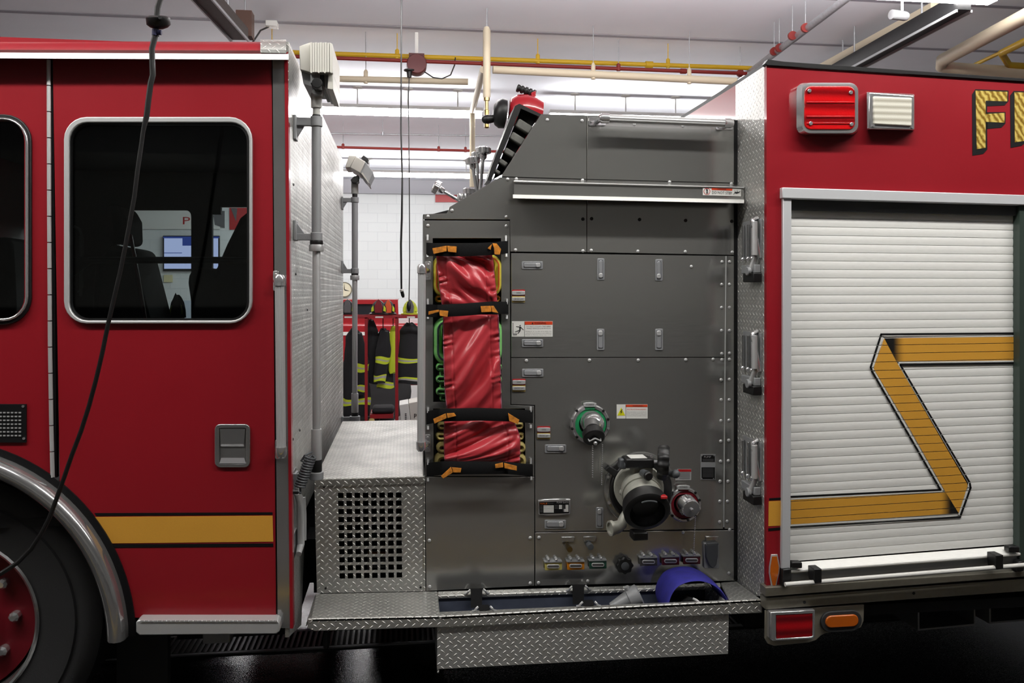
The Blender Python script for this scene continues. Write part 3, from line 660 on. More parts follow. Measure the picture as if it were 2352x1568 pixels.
# roof edge, gutter
def xprofile(mb, prof, pxa, pxb, m, slope=0.):
    """profile (Y, py) drawn at both ends of a run along the truck"""
    A = [W(pxa, y, Y) for Y, y in prof]; B = [W(pxb, y+slope, Y) for Y, y in prof]; return mb.rings([A, B], m)
mb = MB().box((X_(XW, 0), .02, W(0, 108, .03).z), (X_(660, 0), FW, W(0, 100, .03).z+.02), RED); mb.obj('cab_roof', E, smooth=0)
xprofile(MB(), [(-.02, 119), (-.028, 112), (-.02, 103), (.0, 96), (.04, 92), (.1, 92), (.1, 119)], XW, 600, RED, 4).obj('roof_edge', E, smooth=60)
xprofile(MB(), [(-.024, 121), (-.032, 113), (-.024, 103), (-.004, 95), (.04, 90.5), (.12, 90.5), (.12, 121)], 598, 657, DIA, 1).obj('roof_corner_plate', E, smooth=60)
xprofile(MB(), [(-.06, 117), (-.064, 130), (-.03, 131), (.0, 129), (.0, 117)], XW, 663, ALU, 7).obj('rain_gutter', E, smooth=30)
# corner post, red edge
MB().pl([(619, 133), (627, 133), (639, 1432), (632, 1432)], .004, .03, VINB).obj('door_seal', E, smooth=0)
MB().pl([(626, 137), (653, 137), (666, 1442), (638, 1442)], -.004, .03, STP).obj('corner_post', E, smooth=0)
MB().pl([(653, 125), (661, 118), (673, 1443), (666, 1443)], -.006, .04, RED).obj('corner_trim', E, smooth=0)
# rear wall of the cab, tread plate
XRW = X_(663, 0)
ztop = W(663, 96, 0).z; 
t = MB(); pts = [(0.0, ztop), (FW, ztop-.01), (FW, .86), (.5, .86), (.36, .44), (0., .54)]
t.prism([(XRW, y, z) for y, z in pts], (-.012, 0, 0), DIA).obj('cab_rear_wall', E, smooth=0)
mb = MB()
for py, yy in ((710, .55), (630, .18), (1000, .1), (980, .3), (430, .12), (505, .9)):
    zz = CAMZ+(HY-py)/F*(3+yy); mb.lathe((XRW+.001, yy, zz), (1, 0, 0), [(0, .006), (.003, .004)], BLK, 8)
mb.obj('screw_heads', t if False else E)
# cab shell: far side with windows, floor, front
zr = W(0, 108, .03).z
mbf = MB().holed([(-200, 350), (780, 350), (780, 1000), (-200, 1000)], [rr(270, 482, 439, 800, 14, 5), [(487, 492), (507, 492), (507, 475), (575, 475), (575, 800), (487, 800)], [(18, 528), (120, 528), (120, 566), (26, 566)]], FW, .04, DKI); FAR = mbf.obj('far_cab_side', E, smooth=0)
MB().box((X_(XW, 0), .04, .95), (XRW-.012, FW, .98), DKI).obj('cab_floor', E, smooth=0)
MB().box((X_(XW, 0), .0, .5), (X_(XW, 0)+.03, FW, zr), RED).obj('cab_front', E, smooth=0)
MB().box((XRW-.04, .05, .9), (XRW-.014, FW-.02, zr), DKI).obj('cab_rear_lining', E, smooth=0)
MB().box((X_(XW, 0)+.03, .04, zr-.06), (XRW-.04, FW, zr-.04), DKI).obj('headliner', E, smooth=0)
# seats seen through the window
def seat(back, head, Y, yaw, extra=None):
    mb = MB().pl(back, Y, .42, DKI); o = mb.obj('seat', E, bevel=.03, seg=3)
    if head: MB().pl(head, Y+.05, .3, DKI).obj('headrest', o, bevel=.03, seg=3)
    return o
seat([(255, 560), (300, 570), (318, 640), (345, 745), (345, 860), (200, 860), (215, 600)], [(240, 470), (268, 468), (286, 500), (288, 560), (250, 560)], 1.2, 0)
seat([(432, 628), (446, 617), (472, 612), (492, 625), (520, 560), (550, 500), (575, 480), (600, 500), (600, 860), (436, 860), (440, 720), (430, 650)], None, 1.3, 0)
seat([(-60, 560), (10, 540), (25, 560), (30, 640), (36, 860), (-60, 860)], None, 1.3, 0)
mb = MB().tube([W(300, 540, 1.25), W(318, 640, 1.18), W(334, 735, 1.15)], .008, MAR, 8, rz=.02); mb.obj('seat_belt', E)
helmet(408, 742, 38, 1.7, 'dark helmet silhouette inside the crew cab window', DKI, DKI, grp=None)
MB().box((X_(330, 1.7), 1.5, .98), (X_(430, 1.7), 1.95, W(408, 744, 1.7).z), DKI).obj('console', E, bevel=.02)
# wheel arch, wheel
ring = []; C0 = (-146, 1465)
for k in range(53):
    a = radians(-1-178*k/52); R_ = []
    for (rp, yy) in ((401, -.02), (404, -.05), (412, -.066), (424, -.07), (436, -.062), (442, -.045), (443.5, -.01), (440, .05), (402, .05)):
        R_.append(W(C0[0]+rp*cos(a), C0[1]+rp*sin(a), 0)+Vector((0, yy, 0)))
    ring.append(R_)
MB().rings(ring, STP).obj('wheel_arch_trim', E, smooth=50)
ring = []
for k in range(53):
    a = radians(-1-178*k/52); ring.append([W(C0[0]+rp*cos(a), C0[1]+rp*sin(a), 0)+Vector((0, yy, 0)) for rp, yy in ((443, -.008), (459, -.008), (459, .9), (443, .9))])
MB().rings(ring, VINB).obj('wheel_arch_liner', E, smooth=50)
wc = W(-146, 1450, .0); RW = 335*S(-146, 0)
t = MB(); prof = [(.0, .295), (-.0, .31), (-.004, .318), (.0, .36), (-.012, .40), (-.014, .425), (-.006, .43), (-.01, .45), (-.002, .48), (.02, .505), (.05, RW*.985), (.28, RW*.985), (.3, .5), (.31, .3)]
WH = t.lathe(wc+Vector((0, .05, 0)), (0, 1, 0), prof, RUB, 72, cap=False).obj('front_wheel', E, smooth=40)
mb = MB().lathe(wc+Vector((0, .045, 0)), (0, 1, 0), [(0, .292), (-.006, .3), (.0, .306), (.02, .3), (.05, .285), (.145, .27)], STP, 60, cap=False)
mb.lathe(wc+Vector((0, .12, 0)), (0, 1, 0), [(0, .271), (.01, .271)], MAR, 48)
for i in range(10):
    a = 2*pi*i/10; mb.lathe(wc+Vector((.2*cos(a), .125, .2*sin(a))), (0, -1, 0), [(0, .018), (.03, .018), (.04, .01)], CHR, 8)
mb.lathe(wc+Vector((0, .13, 0)), (0, -1, 0), [(0, .13), (.1, .12), (.12, .06)], MAR, 30); mb.obj('rim', WH)
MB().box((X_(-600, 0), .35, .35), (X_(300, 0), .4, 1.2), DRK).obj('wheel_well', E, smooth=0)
MB().box((X_(268, .3), .3, .06), (X_(385, .3), .34, .6), RUB).obj('mud_flap', E, smooth=0)
# cab step
mb = MB().prism([W(x, y, -.05) for x, y in ((312, 1428), (318, 1424), (637, 1424), (642, 1430), (642, 1450), (634, 1456), (320, 1459), (312, 1452))], (0, .22, 0), ALU); ST = mb.obj('cab_step', E, bevel=.004)
mb = MB()
for i in range(31): mb.pl([(326+i*10, 1419.5), (334+i*10, 1419.5), (335+i*10, 1422.5), (327+i*10, 1422.5)], -.0, .008, ALU); mb.pl([(322+i*10.2, 1424.5), (330+i*10.2, 1424.5), (331+i*10.2, 1428), (323+i*10.2, 1428)], -.053, .006, ALU)
mb.obj('grip_teeth', ST, smooth=0)
MB().pl([(336, 1417), (622, 1415), (622, 1424), (336, 1424)], .02, .1, RUB).obj('step_tread', ST, smooth=0)
MB().box((X_(465, .1), .1, W(500, 1478, .1).z), (X_(528, .1), .3, W(500, 1450, .1).z), ALD).obj('step_bracket', ST, bevel=.005)

# ---- rails with cast ends
def ribrail(name, A, B, wpx, Y, brk, cap=CHR, n=6):
    """ribbed hand rail in the picture plane at Y"""
    A_, B_ = W(*A, Y), W(*B, Y); d = (B_-A_).normalized(); r_ = wpx*S(A[0], Y)/2; up = Vector((0, -1, 0)); s_ = d.cross(up).normalized()
    sec = [];
    for k in range(36):
        a = 2*pi*k/36; q = r_*(1+.07*cos(12*a)); sec.append(s_*(q*cos(a))+up*(q*sin(a)))
    o = MB().rings([[A_+p for p in sec], [B_+p for p in sec]], ALU).obj(name, E, smooth=25)
    for P, dd in ((A_, -1), (B_, 1)):
        mb = MB().tube([P-d*dd*r_*1.6, P+d*dd*r_*.2, P+d*dd*r_*.9], [r_*1.28, r_*1.28, r_*.9], cap, 14)
        mb.obj('rail_end', o, smooth=50)
    for (x0, y0, x1, y1, yb) in brk:
        mb = MB().pl(rr(x0, y0, x1, y1, 3, 4), yb-.006, .006, cap)
        cx_, cy_ = (x0+x1)/2, (y0+y1)/2
        for q in ((cx_, y0+(y1-y0)*.18), (cx_, y1-(y1-y0)*.18)) if y1-y0 > x1-x0 else ((x0+(x1-x0)*.18, cy_), (x1-(x1-x0)*.18, cy_)): mb.cy(q[0], q[1], 3, yb-.011, yb-.004, cap, n=10)
        # arm from the plate to the nearer rail end
        e = A_ if (W(cx_, cy_, Y)-A_).length < (W(cx_, cy_, Y)-B_).length else B_
        mb.tube([W(cx_, cy_, yb-.003), W(cx_, cy_, yb).lerp(e, .5)+Vector((0, -.01, 0)), e], r_*.7, cap, 10)
        mb.obj('rail_bracket', o, bevel=.001)
    return o
ribrail('grab_rail', (642, 640), (646, 1042), 20, -.07, [(627, 622, 640, 668, -.006), (632, 1010, 644, 1054, -.006)])
ribrail('grab_rail', (969, 614), (967, 1028), 17, .17, [(976, 600, 990, 643, YP), (976, 998, 989, 1038, YP)])
ribrail('top_rail', (1384, 271.5), (1676, 283), 18, .2, [(1352, 269, 1392, 288, YP), (1645, 283, 1684, 298, YP)])

# ---- light masts
def mast(Y, s, x0, sp, lamp, brk, label):
    """s: (name,py0,py1,half width px,material) sections of the pole; brk: bracket heights"""
    o = MB().lathe(W(x0, sp[0][0], Y), (0, 0, -1), [(0, sp[0][2]*S(x0, Y)), ((sp[0][1]-sp[0][0])*S(x0, Y), sp[0][2]*S(x0, Y))], sp[0][3], 18).obj('light_mast', E)
    o['label'] = label
    for (ya, yb, hw, m) in sp[1:]:
        MB().lathe(W(x0, ya, Y), (0, 0, -1), [(0, hw*S(x0, Y)*.96), (.004, hw*S(x0, Y)), ((yb-ya)*S(x0, Y)-.004, hw*S(x0, Y)), ((yb-ya)*S(x0, Y), hw*S(x0, Y)*.96)], m, 18).obj('mast_sleeve' if m != BLK else 'mast_collar', o)
    for (ya, yb, hw, up) in brk:
        k = S(x0, Y); p = W(x0, ya, Y); h = (yb-ya)*k; r_ = hw*k
        mb = MB().lathe(p, (0, 0, -1), [(0, r_), (h, r_)], ALD, 20)
        mb.box((XRW+.005, Y-h*.28, p.z-h*.95), (p.x, Y+h*.28, p.z-h*.15), ALD)
        zz = h*1.9*(-1 if up else 1)
        mb.prism([(XRW+.004, Y, p.z-h*.5), (p.x-r_*1.6, Y, p.z-h*.5), (XRW+.004, Y, p.z-h*.5-zz)], (0, .012, 0), ALD)
        mb.box((XRW, Y-.03, p.z-h*.5-max(zz, h*.5)), (XRW+.01, Y+.03, p.z-h*.5+max(-zz, h*.5)), ALD); mb.obj('mast_bracket', o, bevel=.002)
    return o
M1 = mast(.15, 1, 727, [(292, 535, 11, ALD), (215, 248, 12.5, WHT), (248, 268, 8.5, WHT), (562, 577, 17, ALU), (577, 985, 9, ALU), (985, 1055, 12, ALU), (1055, 1082, 12.5, BLK), (552, 562, 15, BLK), (264, 269, 10, BLK)], None,
          [(268, 291, 13.5, False), (534, 553, 13.5, True), (1083, 1100, 16, False)], 'near light mast with a grey sleeve')
M2 = mast(2.47, 1, 815, [(466, 620, 7, ALD), (417, 445, 8, WHT), (445, 453, 6, BLK), (632, 643, 10.5, ALU), (641, 905, 6, ALU), (903, 947, 8, ALU), (947, 956, 8, BLK), (627, 633, 8, BLK)], None,
          [(453, 465, 9, False), (616, 628, 9, True), (955, 968, 12, False)], 'far light mast')
def lampP(pts, Y, th, m, name, par, bev=.003): return MB().pl(pts, Y, th, m).obj(name, par, bevel=bev)
WLMP = mat('lamp_white', (214, 212, 204), .4)
L1 = lampP([(687, 106), (712, 97), (712, 166), (689, 160)], .06, .3, WLMP, 'lamp_head', M1)
mb = MB()
for i in range(8): mb.r(712+i*5.6, 97+(i % 2)*1.0, 716.8+i*5.6, 165.5, .035, .32, WLMP)
mb.r(712, 98.5, 759, 164, .043, .3, WLMP)
for x in (715, 732, 746, 761): mb.cy(x, 165, 2.4, .032, .045, WLMP, n=8)
mb.obj('cooling_ribs', L1, smooth=0)
mb = MB().pl([(757, 97), (764, 101), (764, 166), (757, 166)], .035, .33, WLMP); mb.pl([(754, 164), (765, 166), (765, 206), (752, 204)], .06, .29, WLMP); mb.obj('lamp_rim', L1, bevel=.002)
mb = MB().pl([(691, 160), (714, 165), (716, 198), (697, 192)], .09, .24, ALD); mb.r(713, 165, 735, 190, .07, .26, ALD); mb.r(737, 165, 744, 198, .075, .26, GRYP); mb.pl([(744, 165), (754, 165), (753, 203), (746, 202)], .08, .26, ALD); mb.obj('lamp_underside', L1, smooth=0)
mb = MB().pl(rr(716, 170, 741, 218, 8, 5), .1, .05, ALD); mb.obj('swivel', L1, bevel=.003)
MB().cy(728, 190, 12, .045, .1, BLK, n=18).obj('clamp_knob', L1, bevel=.002)
L2 = lampP([(793, 384), (801, 357), (818, 358), (804, 384)], 2.33, .24, WLMP, 'lamp_head', M2)
MB().pl([(804, 384), (818, 359), (839, 371), (827, 397)], 2.31, .28, WLMP).obj('cooling_ribs', L2, bevel=.004)
MB().pl([(827, 397), (839, 371), (858, 396), (847, 419), (836, 410)], 2.33, .24, ALD).obj('lamp_underside', L2, bevel=.003)
MB().pl([(829, 397), (846, 420), (849, 421), (833, 396)], 2.3, .3, WLMP).obj('lamp_rim', L2)
MB().pl([(829, 363), (835, 356), (846, 364), (845, 373)], 2.36, .1, BLK).obj('clamp_knob', L2, bevel=.004)
MB().pl([(805, 413), (813, 404), (824, 402), (824, 415), (818, 420), (808, 419)], 2.38, .12, BLK).obj('swivel', L2, bevel=.004)
# coiled cord on the cab wall
P = []; T0 = W(714, 1048, .1); T1 = W(688, 1118, .06); nT = 12; ax = (T1-T0); u1 = Vector((0, 1, 0)); u2 = ax.normalized().cross(u1)
for i in range(nT*14+1):
    a = 2*pi*i/14; P.append(T0+ax*(i/(nT*14))+u1*(.018*cos(a))+u2*(.019*sin(a)))
P = [W(716, 1038, .13), W(700, 1046, .1), W(692, 1058, .1), W(700, 1062, .08)]+P+[W(690, 1132, .05), W(681, 1129, .04)]
o = MB().tube(P, .0042, GRYP, 7).obj('coiled_cord', E)
MB().cyl(W(684, 1129, .04), W(669, 1129, .03), .009, BLK, n=12).obj('plug', o)
# chrome handle low on the cab rear wall
mb = MB().tube([W(682, 1130, .1), W(688, 1145, .14), W(690, 1160, .16), W(691, 1250, .16), W(686, 1272, .1)], [.012, .014, .014, .014, .01], ALU, 12)
mb.tube([W(697, 1142, .2), W(699, 1180, .2), W(699, 1240, .2)], .008, ALU, 10); 
mb.box((XRW+.001, .06, W(690, 1280, .1).z), (XRW+.006, .18, W(690, 1225, .1).z), CHR); mb.box((XRW+.001, .06, W(690, 1130, .1).z), (XRW+.006, .16, W(690, 1080, .1).z), CHR); mb.obj('rear_handle', E)

# ---- platform and vent box
k = W(722, 1107, YP); zf = W(850, 1100, YP).z
mb = MB(); A = [W(722, 1097, YP), W(973, 1095, YP)]; zP = (A[0].z+A[1].z)/2
x0, x1 = A[0].x, W(977, 1095, YP).x
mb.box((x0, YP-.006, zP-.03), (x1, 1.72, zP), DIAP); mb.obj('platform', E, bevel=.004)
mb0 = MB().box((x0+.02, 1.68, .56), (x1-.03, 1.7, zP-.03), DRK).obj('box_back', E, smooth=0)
xs = [722.]+[v for i in range(8) for v in (775.6+i*19.05, 788.6+i*19.05)]+[976.]; ys = [1104.]+[v for j in range(11) for v in (1131+j*18.4, 1143.6+j*18.4)]+[1359.5]
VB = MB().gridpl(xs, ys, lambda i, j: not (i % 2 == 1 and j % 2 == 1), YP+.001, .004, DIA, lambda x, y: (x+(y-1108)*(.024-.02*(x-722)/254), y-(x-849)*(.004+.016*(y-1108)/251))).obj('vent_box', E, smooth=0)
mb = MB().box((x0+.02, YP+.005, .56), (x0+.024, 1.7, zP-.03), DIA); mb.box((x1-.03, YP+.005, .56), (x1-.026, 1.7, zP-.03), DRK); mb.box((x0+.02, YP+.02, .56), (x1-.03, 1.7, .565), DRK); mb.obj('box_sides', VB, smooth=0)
for q in ((748, 1351), (966, 1349), (744, 1118)): MB().cy(q[0], q[1], 2.6, YP-.003, YP, BLK, n=8).obj('screw', VB)
mb = MB().r(835, 1215, 960, 1340, .62, .5, mat('charger_grey', (60, 62, 62), .5)); mb.r(780, 1190, 830, 1330, .8, .3, DRK); mb.obj('charger', VB, bevel=.006)
mb = MB().r(844, 1266, 890, 1330, .612, .006, WLAB); mb.r(845, 1267, 888, 1273, .61, .003, mat('orange_label', (190, 120, 30), .5))
for i in range(6): mb.r(848, 1280+i*8, 868, 1283+i*8, .61, .003, INKG); mb.r(872, 1280+i*8, 887, 1283+i*8, .61, .003, INKG)
mb.obj('charger_label', VB, smooth=0)

# ---- pump panel sheets
PP = MB().r(985, 560, 1690, 1330, YP+.03, .01, DRK).obj('pump_enclosure', E, smooth=0)
bpts = [(1030, 480), (1150, 410), (1243, 266), (1690, 278), (1690, 545), (975, 545), (975, 496)]
MB().holed([(975, 496), (1030, 482), (1150, 410), (1243, 266), (1690, 278), (1690, 560), (975, 560)], [[(990, 540), (1156, 540), (1156, 558), (990, 558)]], YP+.006, .012, DRK).obj('upper_backing', PP, smooth=0)
MB().pl([(1225, 545), (1690, 545), (1688, 1330), (1225, 1342)], YP+.006, .012, DRK).obj('lower_backing', PP, smooth=0)
xe0, xe1 = W(1210, 600, YP).x, W(1690, 600, YP).x
MB().box((xe0, YP+.35, .6), (xe1, 2.3, 2.0), DRK).obj('pump_housing', PP, smooth=0)
def sheet(pts, name='panel_sheet', dy=0., holes=None, par=None):
    mb = MB()
    if holes: mb.holed(pts, holes, YP+dy, .004, STL)
    else: mb.pl(pts, YP+dy, .004, STL)
    return mb.obj(name, par or E, smooth=0, bevel=.0008, seg=1)
sh = {}
sh['a'] = sheet([(1151, 405), (1243, 262), (1347.3, 264.5), (1347.3, 411)])
sh['b'] = sheet([(1348.7, 264.6), (1690, 274), (1693, 420), (1348.7, 411)])
sh['c'] = sheet([(1150, 407), (1347.3, 412.5), (1347.3, 579), (1172.5, 577.5), (1171.5, 504), (972, 503), (971.5, 492), (1026, 490), (1033, 475)])
sh['d'] = sheet([(1348.7, 412.5), (1693, 421.5), (1694, 585.5), (1348.7, 579)])
sh['e'] = sheet([(1174, 581), (1666, 587.5), (1664.5, 819.5), (1174, 820)])
sh['s'] = sheet([(1669, 587.5), (1694, 588), (1691, 1216), (1664, 1214)])
sh['f'] = sheet([(1174, 822), (1664.5, 821.5), (1661, 1214.5), (1229.5, 1221), (1229, 930), (1174, 928)])
sh['g'] = sheet([(1229.5, 1223), (1690, 1217.5), (1690, 1333), (1229.5, 1345)])
sh['h'] = sheet([(973, 506), (1171, 507), (1172.5, 930), (1227, 932), (1227, 1093), (977, 1093)], 'hose_bed_surround', holes=[[(994, 547), (1151, 547), (1152, 922), (995, 923)], [(995, 938), (1206, 938), (1207, 1082), (996, 1088)]])
sh['i'] = sheet([(977.5, 1095), (1227.3, 1095), (1227.3, 1345), (979, 1357)])
MB().tube([W(1667.5, 588, YP-.002), W(1662.5, 1210, YP-.002)], .0028, ALU, 8).obj('panel_hinge', sh['e'])
# side returns of the enclosure towards the cab
xa = W(972, 800, YP).x
mb = MB().prism([(xa-.001, YP, W(972, 493, YP).z), (xa-.001, YP, .57), (xa-.001, YP+.1, .57), (xa-.001, YP+.1, W(972, 493, YP).z)], (.003, 0, 0), STL); mb.obj('enclosure_side', PP, smooth=0)
mb = MB().prism([W(x, y, YP+.004) for x, y in ((1033, 475), (1151, 405), (1151, 409), (1035, 479))], (0, 2.0, 0), STL); mb.prism([W(x, y, YP+.004) for x, y in ((972, 492), (1026, 490), (1033, 475), (1035, 479), (1028, 494), (972, 496))], (0, .08, 0), STL); mb.obj('enclosure_top', PP, smooth=0)
mb = MB().prism([W(x, y, YP+.004) for x, y in ((1243, 262), (1690, 274), (1690, 277), (1243, 266))], (0, 1.6, 0), STL); mb.obj('enclosure_roof', PP, smooth=0)
MB().r(1686, 276, 1697, 1332, YP-.002, .02, VINB).obj('side_seal', E, smooth=0)
# hose bed interior
mb = MB().box((W(1160, 700, YP).x, YP+.005, .9), (W(1163, 700, YP).x, 2.2, 2.0), DRK); mb.box((W(985, 700, YP).x, 1.1, .9), (W(1210, 700, YP).x, 1.12, 2.03), DRK); mb.box((W(985, 700, YP).x, YP+.02, Z_(548, YP, 1070)+.012), (W(1160, 700, YP).x, 1.12, Z_(548, YP, 1070)+.02), DRK); mb.box((W(985, 700, YP).x, YP+.02, .9), (W(986, 700, YP).x+.002, 1.12, 2.0), DRK); mb.obj('hose_bed_lining', PP, smooth=0)
# rivets
RV = [('a', 1257, 275), ('a', 1337, 277), ('c', 1166, 411.5), ('c', 1186, 411), ('c', 1338, 414), ('d', 1538, 418), ('d', 1680, 422), ('c', 1163, 498), ('h', 1163, 519), ('c', 983, 497), ('h', 983, 518), ('c', 1038, 483),
 ('c', 1184, 574), ('c', 1339, 576), ('d', 1358, 575), ('d', 1465, 577), ('d', 1574, 578), ('d', 1682, 579), ('e', 1588, 612), ('f', 1209, 828), ('f', 1354, 827), ('f', 1466, 827), ('f', 1575, 826), ('f', 1638, 825),
 ('i', 1218, 1235), ('g', 1238, 1234), ('i', 1218, 1339), ('g', 1237, 1338), ('i', 986, 1241), ('i', 987, 1347), ('g', 1676, 1216), ('g', 1674, 1316), ('b', 1457, 285), ('b', 1568, 289), ('g', 1350, 1334), ('g', 1569, 1222)]
for a_, b_, c_, d_ in ((1658.5, 601, 1676, 601), (1657.8, 653, 1675.5, 653), (1657.6, 706, 1675.5, 706), (1657.5, 759, 1675.5, 759), (1658, 812, 1675.6, 811), (1658, 826, 1675.5, 825), (1656.5, 872, 1675.3, 871), (1656.5, 918, 1675, 918), (1656, 966, 1674.5, 965), (1655.6, 1013, 1674, 1011), (1655, 1059, 1673, 1058), (1654, 1105, 1672, 1105), (1653.5, 1151, 1671, 1151), (1653, 1198, 1670, 1197)):
    RV += [('e' if b_ < 815 else 'f', a_, b_), ('s', c_, d_)]
mb0 = MB(); kk = S(1400, YP); mb0.lathe((0, 0, 0), (0, -1, 0), [(0, 4.1*kk), (.0018, 3.8*kk), (.0035, 2.6*kk), (.0042, .8*kk)], ALU, 12); 
rv0 = mb0.obj('rivet')
for i, (p_, x, y) in enumerate(RV):
    o = rv0 if i == 0 else rv0.copy()
    if i: COL.objects.link(o)
    o.location = W(x, y, YP-.0002); o.parent = sh[p_]
mb = MB()
for i, (x, y, p_) in enumerate(((1339, 503, 'c'), (1359, 502, 'd'), (1469, 504, 'd'), (1575, 506, 'd'), (1681, 508, 'd'))):
    MB().cy(x, y, 4, YP-.0015, YP, BLK, n=12).obj('screw_hole', sh[p_])
# step guard ledge
LG = MB().rings([[W(x, y, Y) for Y, y in ((YP, 412+dx), (.2, 414+dx*1.35), (.2, 451+dx*.75), (YP, 449+dx*.75))] for x, dx in ((1180, 0), (1709, 12.5))], STL).obj('light_ledge', E, smooth=0, bevel=.003)
MB().rings([[W(x, y, Y) for Y, y in ((.2, 447.5+dx), (.172, 453.5+dx), (.17, 456+dx), (.2, 457+dx))] for x, dx in ((1178, -1), (1709, 10.5))], WHT).obj('ledge_lip', LG, smooth=60)
MB().rings([[W(x, y, Y) for Y, y in ((.2, 415+dx), (.192, 417+dx), (.2, 419+dx))] for x, dx in ((1180, 0), (1709, 14))], ALU).obj('ledge_edge', LG)
mb = MB().pl([(1614.5, 430), (1702, 434), (1702, 450.7), (1614.5, 448)], .197, .002, WLAB); mb.pl([(1634.5, 431), (1682, 433), (1682, 437.8), (1634.5, 436)], .1962, .001, ORL)
mb.text('DO NOT STEP', 1635.5, 438.3, 1681, 444.8, .196, INK, y0r=440.3, y1r=446.2); mb.text('DANGER', 1648, 432, 1668, 435.8, .1955, INK, y0r=433, y1r=436.8)
mb.ringpl(arc(1623.8, 439.3, 7.6, 0, 345, 23), arc(1623.8, 439.3, 6.6, 0, 345, 23), .196, .001, REDL); mb.pl([(1622, 434), (1625, 434), (1626, 440), (1623, 440.5)], .196, .001, INK); mb.pl([(1622, 441.5), (1627, 441.5), (1625, 444.5), (1623, 444.5)], .196, .001, INK)
mb.pl([(1685, 445), (1688, 441), (1697, 440.5), (1701, 438), (1698, 442), (1692, 445), (1687, 443), (1685.5, 447)], .196, .001, INK); mb.pl([(1687, 436), (1690, 441), (1689, 441.5)], .196, .001, INK); mb.pl([(1693, 435), (1694, 441), (1692.5, 441)], .196, .001, INK)
mb.obj('do_not_step_label', LG, smooth=0)
# latches
def latch(x0, y0, x1, y1, kn, par):
    m = mat('latch_grey', (166, 168, 172), .35, metal=.4)
    o = MB().pl(rr(x0, y0, x1, y1, 2.5, 4), YP-.003, .003, m).obj('panel_latch', par, bevel=.001)
    hz = x1-x0 > y1-y0
    if hz: inn = (x0+4, y0+3, x1-4, y1-3.5)
    else: inn = (x0+3.2, y0+4, x1-3.2, y1-4)
    MB().pl(rr(*inn, 1.5, 4), YP-.0032, .0006, GRYP).obj('latch_recess', o, smooth=0)
    MB().pl(rr(inn[0]+.9, inn[1]+.7, inn[2]-.9, inn[3]-.7, 3.5 if kn else 1.5, 5), YP-.006, .004, m).obj('latch_lever', o, bevel=.0015)
    if hz: b = (x1-16, y0+3.6, x1-5, y1-4.2)
    else: b = (x0+3.8, y1-16, x1-3.8, y1-5) if kn == 1 else (x0+3.8, y0+4, x1-3.8, y0+16)
    MB().pl(rr(*b, 3.6, 5), YP-.009, .005, ALU).obj('latch_button', o, bevel=.002)
for q in ((1198.5, 600, 1247, 618), (1198.5, 779, 1248, 797)): latch(*q, 1, sh['e'])
for q in ((1199, 847, 1248.5, 865.5), (1251.5, 1021, 1301, 1040), (1251, 1194, 1300, 1214)): latch(*q, 1, sh['f'])
for q in ((1372, 593, 1388.5, 643), (1505.5, 595, 1522, 644.5)): latch(*q, 1, sh['e'])
for q in ((1371, 755, 1388.5, 804), (1505, 755, 1523, 804)): latch(*q, 2, sh['e'])
latch(1369, 1165, 1386, 1213, 2, sh['f'])
# chrome tag holders with red fields
def tagholder(x0, y0, par, t1, t2):
    o = MB().pl(rr(x0, y0, x0+30, y0+14, 1.5, 3), YP-.004, .004, REDL).obj('tag_holder', par, smooth=0)
    mb = MB().pl([(x0, y0+3.5), (x0+5, y0+2.8), (x0+25, y0+2.8), (x0+30, y0+3.5), (x0+30, y0+11.5), (x0+25, y0+12.3), (x0+5, y0+12.3), (x0, y0+11.5)], YP-.008, .004, ALU); mb.text(t1, x0+10, y0+6.2, x0+20, y0+9, YP-.0085, INK); mb.obj('tag_plate', o, bevel=.001)
    o2 = MB().pl(rr(x0, y0+15, x0+30, y0+29, 1.5, 3), YP-.004, .004, mat('cream_field', (196, 170, 92), .5)).obj('tag_holder', par, smooth=0)
    mb = MB().pl([(x0, y0+18), (x0+5, y0+17.3), (x0+25, y0+17.3), (x0+30, y0+18), (x0+30, y0+25.5), (x0+25, y0+26), (x0+5, y0+26), (x0, y0+25.5)], YP-.008, .004, ALU); mb.text(t2, x0+4, y0+20, x0+26, y0+23.5, YP-.0085, INK); mb.obj('tag_plate', o2, bevel=.001)
tagholder(1176, 665, sh['e'], 'OPEN', 'CROSS LAY'); tagholder(1177, 870, sh['f'], 'OPEN', 'CROSS LAY'); tagholder(1234, 979, sh['f'], 'OPEN', 'CROSS LAY')
# warning labels
mb = MB().r(1175.5, 737.5, 1269.5, 773, YP-.0012, .0012, WLAB); mb.r(1205.5, 738, 1269, 745.4, YP-.0018, .0008, ORL); mb.r(1204.6, 738, 1205.4, 773, YP-.0018, .0008, INK)
mb.text('WARNING', 1227, 739.2, 1254, 744, YP-.0024, INK); mb.pl([(1221, 744), (1223.2, 739.5), (1225.4, 744)], YP-.0024, .0006, INK)
for i, s_ in enumerate(('DO NOT OCCUPY THIS AREA', 'WHILE VEHICLE IS IN MOTION')): mb.text(s_, 1209.5, 748+i*4.5, 1265, 751+i*4.5, YP-.0018, INKG, res=1)
for i, s_ in enumerate(('Riding in or on this area while the', 'vehicle is in motion is prohibited.', 'Death or Serious injury may result.')): mb.text(s_, 1207.5, 759.5+i*4, 1267, 762.3+i*4, YP-.0018, INKG, res=1)
mb.pl([(1178, 741), (1179, 741), (1179, 766), (1187, 766), (1187, 769.5), (1178, 769.5), (1178, 768.5), (1186, 768.5), (1186, 767), (1178, 767)], YP-.0018, .0006, INK)
